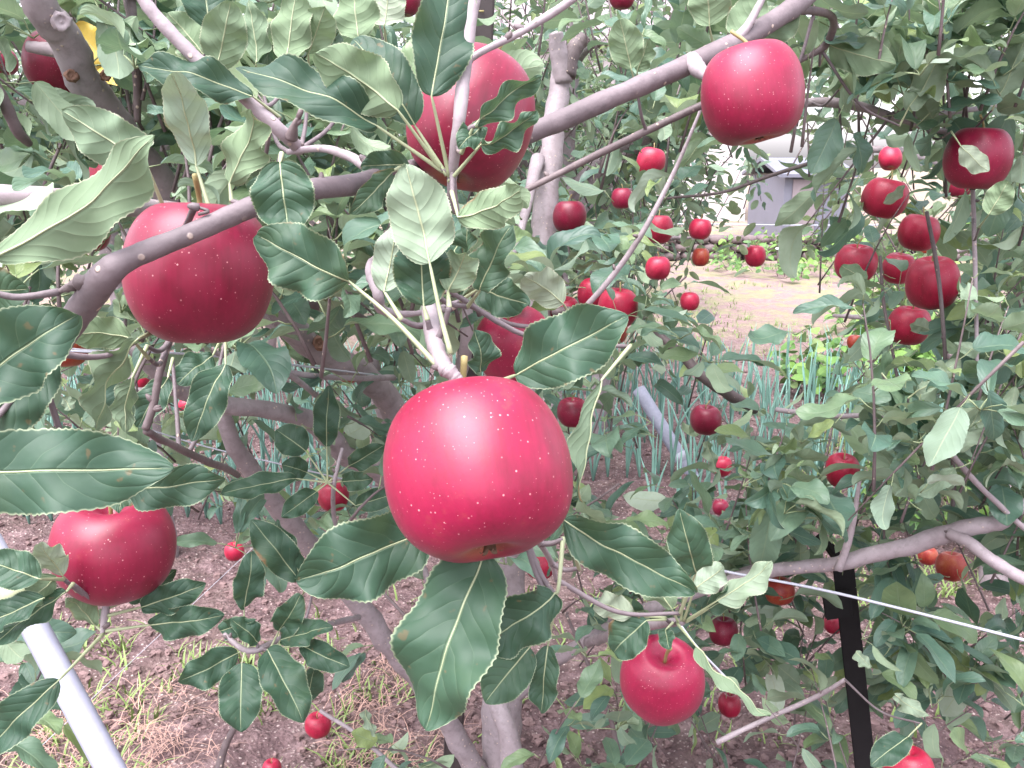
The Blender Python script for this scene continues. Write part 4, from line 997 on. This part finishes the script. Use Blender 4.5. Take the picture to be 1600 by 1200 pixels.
# top row
for (b, t, w, ro, be, fo, rn) in [((326, 44, .66), (318, -40, .66), 78, 8, .3, .3, .1), ((338, 108, .66), (360, 2, .64), 66, 172, .4, .2, .6), ((322, 90, .68), (262, 20, .68), 60, 170, .5, .2, .6),
                                  ((446, 96, .66), (462, -20, .66), 60, 168, .4, .3, .7), ((482, 84, .68), (508, 10, .66), 56, 178, .3, .4, .8), ((396, 150, .62), (214, 100, .62), 56, 20, .6, .3, .1),
                                  ((560, 60, .7), (548, -30, .7), 70, 172, .4, .3, .7), ((400, 100, .74), (388, 0, .74), 44, 150, .4, .5, .4), ((600, 40, .74), (608, -30, .74), 56, 165, .4, .5, .97),
                                  ((1108, 40, .8), (1104, -40, .78), 66, 168, .5, .3, .7), ((1150, 60, .82), (1190, -10, .82), 60, 165, .4, .3, .6), ((1180, 62, .84), (1250, 10, .84), 60, 172, .6, .3, .5), ((1220, 96, .9), (1180, 50, .9), 50, 15, .5, .3, .1),
                                  ((1295, 70, 1.0), (1400, 100, .98), 56, 168, .6, .4, .6), ((986, 108, .8), (968, 30, .78), 52, 172, .4, .3, .7), ((995, 112, .82), (1012, 60, .8), 34, 150, .4, .3, .6)]:
    HL(TB if b[0] > 420 else TC, b, t, w, ro, be, fo, .06, (b[0]+(b[0]-t[0])*.2+6, b[1]+34, b[2]+.02), rn)
# leaf over the round apple at the right edge, curled leaf, yellow leaves behind the limb
HL(TB, (1502, 228, 1.06), (1545, 268, 1.05), 34, 160, .5, .5, .08, (1486, 205, 1.1), .97)
HL(TB, (1545, 335, 1.0), (1576, 282, .98), 40, 172, .4, .2, .04, (1530, 355, 1.05), .8)
HL(TB, (1380, 318, 1.3), (1414, 290, 1.28), 18, 160, .6, .6, .05, None, .98)
HL(TB, (1315, 415, 1.4), (1355, 436, 1.38), 34, 150, .5, .4, .05, None, .6)
HL(TB, (1452, 515, 1.4), (1424, 506, 1.38), 26, 165, .5, .4, .05, None, .97)
HL(TC, (118, 46, 1.0), (168, 96, .98), 50, 10, .4, .3, .03, (110, 40, 1.0), .5, mat='yellow_leaf', label='bright yellow dying leaf behind the thick limb')
HL(TC, (158, 84, 1.0), (188, 134, .98), 40, 10, .4, .3, .03, None, .5, mat='yellow_leaf', label='second yellow leaf with a brown edge')

HL(TB, (1418, 1152, 1.23), (1360, 1196, 1.2), 40, 8, .5, .3, .05, (1440, 1130, 1.26), .05)
for (b, t, w, ro) in [((1338, 1018, 1.3), (1362, 1042, 1.29), 22, 150), ((1398, 1086, 1.3), (1452, 1118, 1.3), 24, 160), ((570, 1108, 1.2), (588, 1150, 1.2), 18, 150), ((1105, 690, 1.6), (1122, 740, 1.6), 20, 160),
                      ((1150, 690, 1.6), (1176, 668, 1.6), 14, 150), ((1435, 610, 1.15), (1500, 560, 1.15), 34, 165), ((1372, 640, 1.2), (1440, 655, 1.2), 26, 155), ((1495, 700, 1.15), (1530, 640, 1.15), 46, 172),
                      ((1392, 600, 1.2), (1450, 668, 1.2), 40, 20), ((110, 640, .8), (98, 620, .8), 22, 160), ((1478, 30, 1.1), (1450, -40, 1.1), 50, 168), ((1420, 170, 1.05), (1480, 60, 1.05), 52, 165), ((1325, 120, 1.1), (1380, 40, 1.1), 44, 160),
                      ((1560, 150, 1.1), (1600, 60, 1.1), 50, 165), ((1385, 150, 1.15), (1300, 60, 1.15), 40, 12), ((1240, 150, 1.15), (1210, 60, 1.15), 36, 170)]:
    HL(TB, b, t, w, ro, .7, .5, .09, None if w < 30 else (b[0]+(b[0]-t[0])*.25, b[1]+(b[1]-t[1])*.25, b[2]+.01), .9 if ro > 100 else .3, twist=.3)
# limb scars
for (px, py, d, r) in [(96, 34, .843, .0075), (112, 118, .898, .0055), (165, 118, .925, .0045), (500, 536, 1.33, .009)]:
    mb = MB(); c = np.array(P(px, py, d)); nC = norm(np.array(CO)-c); x = norm(np.cross(nC, [0, 0, 1.0])); y = np.cross(x, nC)
    a = np.arange(16)*2*math.pi/16; rings = []
    for k, (rr, h) in enumerate([(1.25, -0.5), (1.1, 0.1), (.85, .25), (.6, 0.05), (.3, -0.1), (.01, 0.12)]):
        jit = 1+0.12*nrng.standard_normal(16)
        rings.append(c + r*(rr*jit[:, None]*(np.cos(a)[:, None]*x+np.sin(a)[:, None]*y)+h*nC))
    q = [[k*16+i, k*16+(i+1) % 16, (k+1)*16+(i+1) % 16, (k+1)*16+i] for k in range(5) for i in range(16)]
    mb.add(np.vstack(rings), q); under(mb.build('branch_scar', M['bark'] if px < 100 else M['scar'], attrs=False), TA.root)

# ---- smaller foliage of the near trees
KEEP.append((690, 500, 80, 80, 0.55, 0)); KEEP.append((740, 970, 120, 150, 0.6, 0))
def seg_keep(x0, y0, x1, y1, d, r, kp=0.15):
    n = int(math.hypot(x1-x0, y1-y0)/(r*1.6))+1
    for i in range(n+1): KEEP.append((x0+(x1-x0)*i/n, y0+(y1-y0)*i/n, r, r, d, kp))
for s_ in [(60, 0, 262, 300, .95, 26), (300, 620, 500, 665, 1.2, 14), (540, 570, 615, 640, 1.4, 14), (360, 690, 470, 835, 1.4, 20), (870, 100, 850, 330, 1.98, 26), (1120, 905, 1480, 833, 1.45, 16), (1490, 835, 1600, 905, 1.3, 12),
           (560, 945, 740, 1190, 1.7, 20), (1318, 900, 1352, 1190, 1.72, 20, .03), (1000, 612, 1070, 722, 4.3, 16, .1), (1262, 162, 1400, 184, 1.2, 7), (780, 1080, 800, 1200, 1.8, 26), (832, 206, 1138, 72, .8, 16), (1085, 200, 1000, 370, .95, 5), (1500, 720, 1600, 830, 1.26, 6)]:
    seg_keep(*s_)

TB.fill(370, 230, 660, 560, .72, 1.05, 26, .062, .85, ln=(.06, .16))
TB.fill(600, 290, 860, 470, .66, 1.0, 16, .058, .9, ln=(.05, .14))
TC.fill(-20, 440, 330, 720, .75, 1.1, 12, .065, .7, ln=(.06, .16))
TA.fill(560, 880, 950, 1200, .95, 1.5, 12, .06, .6, ln=(.08, .2))
TB.fill(330, -40, 700, 260, .78, 1.1, 16, .07, .8, ln=(.08, .2))
TC.fill(-40, -40, 330, 300, .7, 1.0, 16, .07, .8, ln=(.08, .2))
TB.fill(900, 0, 1120, 420, .95, 1.3, 14, .065, .9, ln=(.08, .2))
TB.fill(1180, 520, 1640, 820, .95, 1.25, 14, .07, .9, ln=(.08, .25))
TB.fill(1200, -40, 1640, 190, .9, 1.2, 16, .075, .95, ln=(.08, .25))
TA.fill(330, 560, 640, 880, .95, 1.3, 18, .06, .7, ln=(.06, .18))
TA.fill(380, 860, 640, 1160, 1.15, 1.5, 9, .06, .6, ln=(.06, .16))
TB.fill(1200, -40, 1660, 330, .95, 1.3, 18, .075, 1.0, ln=(.08, .22))
TC.fill(-40, 200, 330, 520, .72, 1.0, 12, .062, .8, ln=(.06, .18))
TC.fill(-60, -40, 360, 330, .9, 1.4, 62, .085, .8)
TC.fill(-60, 480, 360, 760, 1.1, 1.9, 40, .075, .6)
TC.fill(-60, 860, 120, 1230, .9, 1.4, 4, .07, .5)
TB.fill(1190, -60, 1660, 190, 1.0, 1.8, 38, .085, .95)
TB.fill(1260, 180, 1660, 480, 1.2, 2.0, 40, .085, .9)
TB.fill(1180, 500, 1660, 860, 1.2, 1.9, 80, .085, .85)
TB.fill(820, -60, 1200, 180, 1.1, 1.9, 26, .08, .9)
TB.fill(340, -60, 700, 300, 1.0, 1.8, 42, .08, .85)
TA.fill(560, 240, 1080, 500, 1.1, 2.2, 80, .08, .9)
TA.fill(340, 400, 640, 640, 1.3, 2.3, 40, .07, .8)
TA.fill(860, 480, 1260, 900, 1.3, 2.3, 110, .08, .8)
TA.fill(900, 880, 1320, 1220, 1.4, 2.1, 72, .08, .7)
TB.fill(1330, 850, 1680, 1180, 1.4, 2.1, 62, .085, .7)
TA.fill(250, 850, 640, 1200, 1.6, 2.2, 12, .07, .5)
TA.fill(560, 1060, 900, 1230, 1.2, 1.8, 18, .07, .6)
TA.fill(330, 640, 620, 880, 1.5, 2.3, 28, .07, .8)
for W_, T_, n_ in ((WOOD, TB, 150),):
    for k in range(n_):
        c = Vector(W_[rng.randrange(len(W_))]); px_, py_, z_ = proj(c)
        if not (-20 < px_ < 1620 and -20 < py_ < 1220 and z_ < 1.6): continue
        a_ = rng.random()*6.28; dv = (CR*math.cos(a_)+CU*abs(math.sin(a_))+CF*-.2).normalized(); l_ = rng.uniform(.005, .0085)
        tube(T_.tw, [tuple(c), tuple(c+dv*l_*.6), tuple(c+dv*l_)], [.0021, .0022, .0010], 6, rng.randrange(2))
for T_ in (TA, TB, TC): T_.finish()

# ------------------------------------------------------------------ trees further back
def far_tree(x, y, h, spread, nsh, L, label, seed, group='apple trees of the orchard rows behind', mid=False, lo=0.55, mat='leaf_far'):
    global rng
    old = rng; rng = random.Random(seed)
    t = Tree('apple_tree', (x, y, 0), label, 'tree', group)
    top = Vector((x+rng.uniform(-.15, .15), y, h*0.8))
    t.branch_w([Vector((x, y, -0.05)), Vector((x+rng.uniform(-.05, .05), y, h*.3)), Vector((x+rng.uniform(-.1, .1), y, h*.55)), top], [.055, .045, .035, .015], name='trunk', sides=10)
    for k in range(7):
        a = k*2.4+rng.random(); z0 = h*rng.uniform(.22, .6); e = spread*rng.uniform(.7, 1.05)
        p0 = Vector((x, y, z0)); p3 = Vector((x+math.cos(a)*e, y+math.sin(a)*e, z0+rng.uniform(.15, .5)))
        path, rad = t.branch_w([p0, p0.lerp(p3, .35)+Vector((0, 0, .12)), p0.lerp(p3, .7)+Vector((0, 0, .1)), p3], [.026, .02, .014, .006], sides=7, sub=4)
        for i in range(nsh//7):
            q = Vector(path[min(len(path)-1, int(len(path)*rng.uniform(.2, 1)))]) + Vector((rng.gauss(0, .12), rng.gauss(0, .12), rng.gauss(0, .12)))
            a2 = rng.random()*6.28; dr = Vector((math.cos(a2)*.5, math.sin(a2)*.5, .8 if rng.random() < .8 else -.5))
            t.shoot(q, dr, rng.uniform(.2, .5), None, L, not mid, .003, 0, False)
    for i in range(nsh//3):
        a = rng.random()*6.28; rr = spread*math.sqrt(rng.random()); z = h*(lo+(1-lo)*rng.random())
        t.shoot(Vector((x+rr*math.cos(a), y+rr*math.sin(a), z)), (rng.gauss(0, .4), rng.gauss(0, .4), 1), rng.uniform(.25, .55), None, L, not mid, .003, 0, False)
    t.finish(mat)
    rng = old
    return t
far_tree(1.75, 2.95, 2.1, .75, 110, .075, 'leafy apple tree at the right behind the hanging cluster of apples', 21, mid=True)
far_tree(-1.35, 3.2, 2.7, .85, 190, .075, 'apple tree at the left behind the thick slanting limb', 22, mid=True, mat='leaf')
far_tree(.12, 3.4, 2.8, .75, 190, .075, 'apple tree standing behind the pale trunk in the centre', 23, mid=True, mat='leaf')
far_tree(.45, 4.6, 2.4, .5, 170, .08, 'apple tree just left of the open ground in the middle distance', 24)
proto = far_tree(-2.3, 5.6, 2.3, 1.0, 330, .075, 'farthest left apple tree of the back row', 25)
proto2 = far_tree(0.0, 6.4, 2.3, 1.0, 330, .075, 'apple tree in the back row straight behind the central apple', 26)
def copy_tree(t, loc, rz, sc, label):
    r = t.root.copy(); COL.objects.link(r); r.location = loc; r.rotation_euler = (0, 0, rz); r.scale = (sc,)*3; r['label'] = label
    for ch in t.root.children:
        c = ch.copy(); COL.objects.link(c); c.parent = r
    return r
copy_tree(proto, (4.1, 5.7, 0), 1.2, 1.0, 'back row apple tree nearest to the right edge')
copy_tree(proto2, (-4.2, 7.6, 0), 2.1, 1.0, 'back row apple tree behind the one at far left')
copy_tree(proto, (-1.7, 8.8, 0), 3.9, 1.05, 'back row apple tree half left behind the slanting limb')
copy_tree(proto2, (1.1, 9.5, 0), 5.0, .9, 'back row apple tree at the far left rim of the open ground')
copy_tree(proto, (6.3, 9.0, 0), .5, 1.1, 'back row apple tree right of the grey shed')
copy_tree(proto2, (.2, 12.5, 0), 1.0, 1.2, 'distant apple tree seen below the white house')
copy_tree(proto, (-4.0, 12.5, 0), 2.6, 1.2, 'distant apple tree at the far left')
copy_tree(proto2, (8.6, 13.5, 0), 4.2, 1.25, 'distant apple tree at the far right')

# ------------------------------------------------------------------ low bushes with yellow green leaves at the right
def bush(x, y, h, w, n, L, label, fruit=0, seed=1):
    global rng
    old = rng; rng = random.Random(seed)
    t = Tree('leafy_bush', (x, y, 0), label, 'bush', 'low yellow green bushes at the right')
    for i in range(n):
        a = rng.random()*6.28; rr = w*math.sqrt(rng.random()); z = h*rng.random()*(1-.5*rr/w)
        t.shoot(Vector((x+rr*math.cos(a), y+rr*math.sin(a), max(.02, z-.1))), (math.cos(a)*.7, math.sin(a)*.7, .8), .22, 6, L, True, .004, 0, False)
    t.finish('leaf_bush', 1.35)
    for k in range(fruit):
        a = rng.uniform(3.4, 6.0); z = h*rng.uniform(.45, .9)
        o = empty('orange_fruit', (x+w*.75*math.cos(a), y+w*.75*math.sin(a), z), None, 'fruit', 'orange fruits on the bushes')
        o['label'] = 'small round orange fruit among the yellow green bush leaves at the right'
        me = AM['apple_orange'][k % 3]
        s = bpy.data.objects.new('skin', me); COL.objects.link(s); s.parent = o; s.scale = (.036,)*3
        s2 = bpy.data.objects.new('stem', STEMS[0]); COL.objects.link(s2); s2.parent = o; s2.location = (0, 0, .02)
    rng = old
bush(2.35, 5.7, .55, .45, 70, .11, 'bright low bush at the right end of the green onion rows', 0, 31)
bush(3.0, 5.2, .75, .6, 90, .10, 'mid sized bush behind the single small apple at right', 1, 32)
bush(3.5, 6.3, 1.1, .75, 110, .11, 'tall bush with orange fruits near the right edge', 5, 33)
bush(3.5, 7.8, .5, .5, 60, .11, 'low bush at the right rim of the bare ground', 0, 34)
bush(4.2, 8.3, 1.2, .9, 90, .12, 'large dense bush behind the orange fruits', 2, 35)
bush(4.1, 12.6, .7, 1.3, 90, .12, 'low creeper like bush growing before the stone wall', 0, 37)
bush(2.05, 3.6, .35, .4, 60, .08, 'low ground hugging bush below the forked limb at right', 0, 36)

# ------------------------------------------------------------------ poles, wires
def pole_tube(name, label, a, b, r, mat, cat='pole', sides=20, hollow=False):
    o = empty(name, (b.x, b.y, b.z), label, cat)
    mb = MB(); n = 14
    path = [tuple(a.lerp(b, i/n)) for i in range(n+1)]
    tube(mb, path, r, sides); under(mb.build('shaft', M[mat], attrs=False), o)
    return o, a, b
def ext(p, q, z):
    t = (z-p.z)/(q.z-p.z); return p + (q-p)*t
a, b = P(46, 965, .98), P(172, 1200, .94)
a2 = a + (a-b)*0.55; b2 = ext(a, b, -0.1) if b.z < a.z else b
o, _, _ = pole_tube('support_pipe', 'grey white pipe leaning at the lower left with a blue tape band', a2, b2, .0142, 'pipe')
mb = MB(); c0, c1 = a + (a-b)*.20, a + (a-b)*.13
tube(mb, [tuple(c0), tuple(c0.lerp(c1, .5)), tuple(c1)], 0.0162, 20); under(mb.build('tape_band', M['blue'], attrs=False), o)
tube(mb, [tuple(c0), tuple(c1)], .0186, 20); under(mb.build('clamp_ring', M['petiole'], attrs=False), o)
a, b = P(1004, 618, 4.5), P(1068, 722, 4.4)
o, _, _ = pole_tube('support_pipe', 'thin white pipe leaning among the leaves before the green onions', a+(a-b)*.1, ext(a, b, -.1), .034, 'pipe')
mb = MB(); c = b; tube(mb, [tuple(b+(a-b)*.12), tuple(b+(a-b)*.02)], .036, 16); under(mb.build('tape_band', M['wire'], attrs=False), o)

# black angle post at the right: L section with holes plate and bracket
a, b = P(1316, 870, 1.72), P(1352, 1200, 1.78)
root = empty('trellis_post', ext(a, b, 0), 'black flat sided steel post under the long grey limb at lower right', 'post')
def bar(p, q, w, d, name, mat, parent, bev=0.12):
    p, q = Vector(p), Vector(q); z = (q-p).normalized(); x = (CR - z*CR.dot(z)).normalized(); y = z.cross(x)
    mb = MB(); pr = []
    for sx, sy in ((-1, -1), (1, -1), (1, 1), (-1, 1)):
        for (fx, fy) in (((1-bev), 1), (1, (1-bev))) if sx*sy > 0 else ((1, (1-bev)), ((1-bev), 1)):
            pr.append((sx*fx*w/2, sy*fy*d/2))
    n = len(pr); ring = lambda c, s: [tuple(c + x*u*s + y*v*s) for u, v in pr]
    L = [ring(p, .02), ring(p, 1)] + [ring(p.lerp(q, k/8), 1) for k in range(1, 9)] + [ring(q, .02)]
    Q = [[k*n+i, k*n+(i+1) % n, (k+1)*n+(i+1) % n, (k+1)*n+i] for k in range(len(L)-1) for i in range(n)]
    mb.add(np.array(L).reshape(-1, 3), Q); o = mb.build(name, M[mat], smooth=False, attrs=False); under(o, parent); return o
bar(a, ext(a, b, -.1), .040, .006, 'flange', 'black', root)
off = Vector((.0185, .018, 0)); bar(a+off, ext(a, b, -.1)+off, .005, .034, 'web', 'black', root)
bar(P(1284, 838, 1.70), P(1316, 882, 1.70), .012, .05, 'bracket', 'black', root)
bar(P(1306, 925, 1.69), P(1312, 965, 1.69), .052, .010, 'clamp', 'black', root)

# dark post at the top, behind the tall apple
a, b = P(756, -60, 1.5), P(742, 300, 1.62)
root = empty('trellis_post', ext(a, b, 0), 'dark brown post standing behind the tall apple at the top centre', 'post')
bar(a, ext(a, b, -.1), .042, .03, 'shaft', 'rust', root)
for k in range(14):
    c = a.lerp(b, .08+.13*k) + Vector((0, -.018, 0)); 
    mb = MB(); tube(mb, [tuple(c-CR*.004), tuple(c+CR*.004)], .0016, 6); under(mb.build('bolt', M['stem'], attrs=False), root)

def wire(pts, r, label, mat='wire', sub=6):
    mb = MB(); path = catmull([tuple(P(*p)) for p in pts], sub); c = path.mean(0)
    tube(mb, path, r, 8)
    o = mb.build('trellis_wire', M[mat], attrs=False, origin=tuple(c)); tag(o, label, 'wire')
wire([(1020, 862, 1.45), (1135, 893, 1.42), (1300, 925, 1.36), (1600, 1000, 1.28), (1900, 1080, 1.2)], .0022, 'thick white wire running down to the right edge past the black post')
wire([(1060, 972, .9), (1090, 1012, .9), (1140, 1065, .92)], .0012, 'short white wire beside the apple that shows its stem')
wire([(-80, 543, 1.0), (70, 546, 1.0), (150, 550, 1.0), (330, 556, 1.1), (620, 590, 1.5)], .0014, 'white wire crossing the greenish bottomed apple at left')
wire([(60, 538, 1.02), (150, 548, 1.02), (240, 547, 1.05)], .0010, 'thinner wire doubled along the one across the left apple', 'wire_dark')
wire([(235, 672, 1.4), (330, 700, 1.4), (480, 735, 1.4), (620, 770, 1.5), (700, 800, 1.6)], .0013, 'thin white wire running behind the leaf rosette left of the central apple')
wire([(900, 352, 6.2), (1080, 350, 6.0), (1290, 352, 6.0), (1700, 350, 6.4)], .004, 'distant white wire across the grey shed')
wire([(120, 44, 1.9), (215, 26, 1.9), (300, 8, 1.9), (420, -20, 1.9)], .0022, 'bluish white wire at the top left between the branches')
wire([(60, 1170, 2.2), (560, 700, 4.0), (700, 560, 6.0)], .001, 'very thin grey line slanting over the soil at left', 'wire_dark')

# ------------------------------------------------------------------ buildings and wall in the distance
def boxmb(mb, x0, x1, y0, y1, z0, z1):
    v = [(x, y, z) for z in (z0, z1) for y in (y0, y1) for x in (x0, x1)]
    mb.add(v, [[0, 2, 3, 1], [4, 5, 7, 6], [0, 1, 5, 4], [2, 6, 7, 3], [0, 4, 6, 2], [1, 3, 7, 5]])
def boxo(name, mat, parent, *a, bev=.0):
    mb = MB(); boxmb(mb, *a); o = mb.build(name, M[mat], smooth=False, attrs=False); under(o, parent)
    return o
def gable(name, mat, parent, x0, x1, y0, y1, z0, z1, over=.4, th=.12):
    mb = MB(); ym = (y0+y1)/2
    for (ya, yb) in ((y0-over, ym), (y1+over, ym)):
        za = z0-over*(z1-z0)/(ym-y0)
        v = [(x0-over, ya, za), (x1+over, ya, za), (x1+over, yb, z1), (x0-over, yb, z1)]
        v += [(a_, b_, c_-th) for a_, b_, c_ in v]
        mb.add(v, [[0, 1, 2, 3], [7, 6, 5, 4], [0, 4, 5, 1], [1, 5, 6, 2], [2, 6, 7, 3], [3, 7, 4, 0]])
    o = mb.build(name, M[mat], smooth=False, attrs=False); under(o, parent); return o
h = empty('house', (2.2, 26, 0), 'white plastered house glimpsed through the leaves at the top centre', 'house')
boxo('wall', 'wall_white', h, -.6, 6.2, 24, 30, 0, 4.6)
gable('roof', 'roof', h, -.6, 6.2, 24, 30, 4.75, 6.6)
for x in (.6, 2.9, 4.8): 
    w = boxo('window', 'wall_grey', h, x, x+1.1, 23.93, 23.998, 2.3, 3.5)
    q = boxo('pane', 'glass', h, x+.07, x+1.03, 23.90, 23.925, 2.37, 3.43); q.parent = w; q.location = (0, 0, 0)
s = empty('shed', (6.2, 18, 0), 'grey sheet metal shed behind the bare ground in the right distance', 'shed')
boxo('wall', 'wall_grey', s, 5.1, 6.3, 17, 19.5, 0, 1.25)
gable('roof', 'wall_grey', s, 5.1, 6.3, 17, 19.5, 1.33, 1.6, .15, .06)
boxo('door', 'roof', s, 5.25, 5.7, 16.96, 16.997, 0, 1.2)
bk = empty('garden_bucket', P(1228, 400, 12.2), 'grey bucket with a pale rim standing by the stone wall', 'bucket')
mb = MB(); c = P(1228, 412, 12.2)
zz = [0, 0, .28, .28]; 
tube(mb, [(c.x, c.y, c.z-.1), (c.x, c.y, c.z+.05), (c.x, c.y, c.z+.2)], [.10, .12, .14], 18); under(mb.build('body', M['stone'], attrs=False), bk)
mb = MB(); tube(mb, [(c.x+.145*math.cos(k*.35), c.y+.145*math.sin(k*.35), c.z+.2) for k in range(19)], .014, 6); under(mb.build('rim', M['wire'], attrs=False), bk)
# dry stone wall
mb = MB(); rs = random.Random(3)
for row in range(3):
    x = 1.2
    while x < 9.5:
        w = rs.uniform(.12, .4); hh = .13; z = row*hh; d_ = rs.uniform(-.04, .04)
        n = 6; t = np.linspace(0, 2*math.pi, 8, endpoint=False)
        cx, cy, cz = x+w/2, 14.2+d_, z+hh/2
        for yy in (0,):
            rings = []
            for k, (s_, dy) in enumerate([(.05, -.16), (.75, -.15), (1, -.06), (1, .1), (.05, .15)]):
                rings.append(np.stack([cx+s_*w*.52*np.sign(np.cos(t))*np.abs(np.cos(t))**.5, np.full(8, cy+dy), cz+s_*hh*.52*np.sign(np.sin(t))*np.abs(np.sin(t))**.5], -1))
            mb.add(np.vstack(rings), [[k*8+i, k*8+(i+1) % 8, (k+1)*8+(i+1) % 8, (k+1)*8+i] for k in range(4) for i in range(8)])
        x += w+.01
tag(mb.build('stone_wall', M['stone'], attrs=False), 'low dry stone wall at the far edge of the open ground', 'wall')
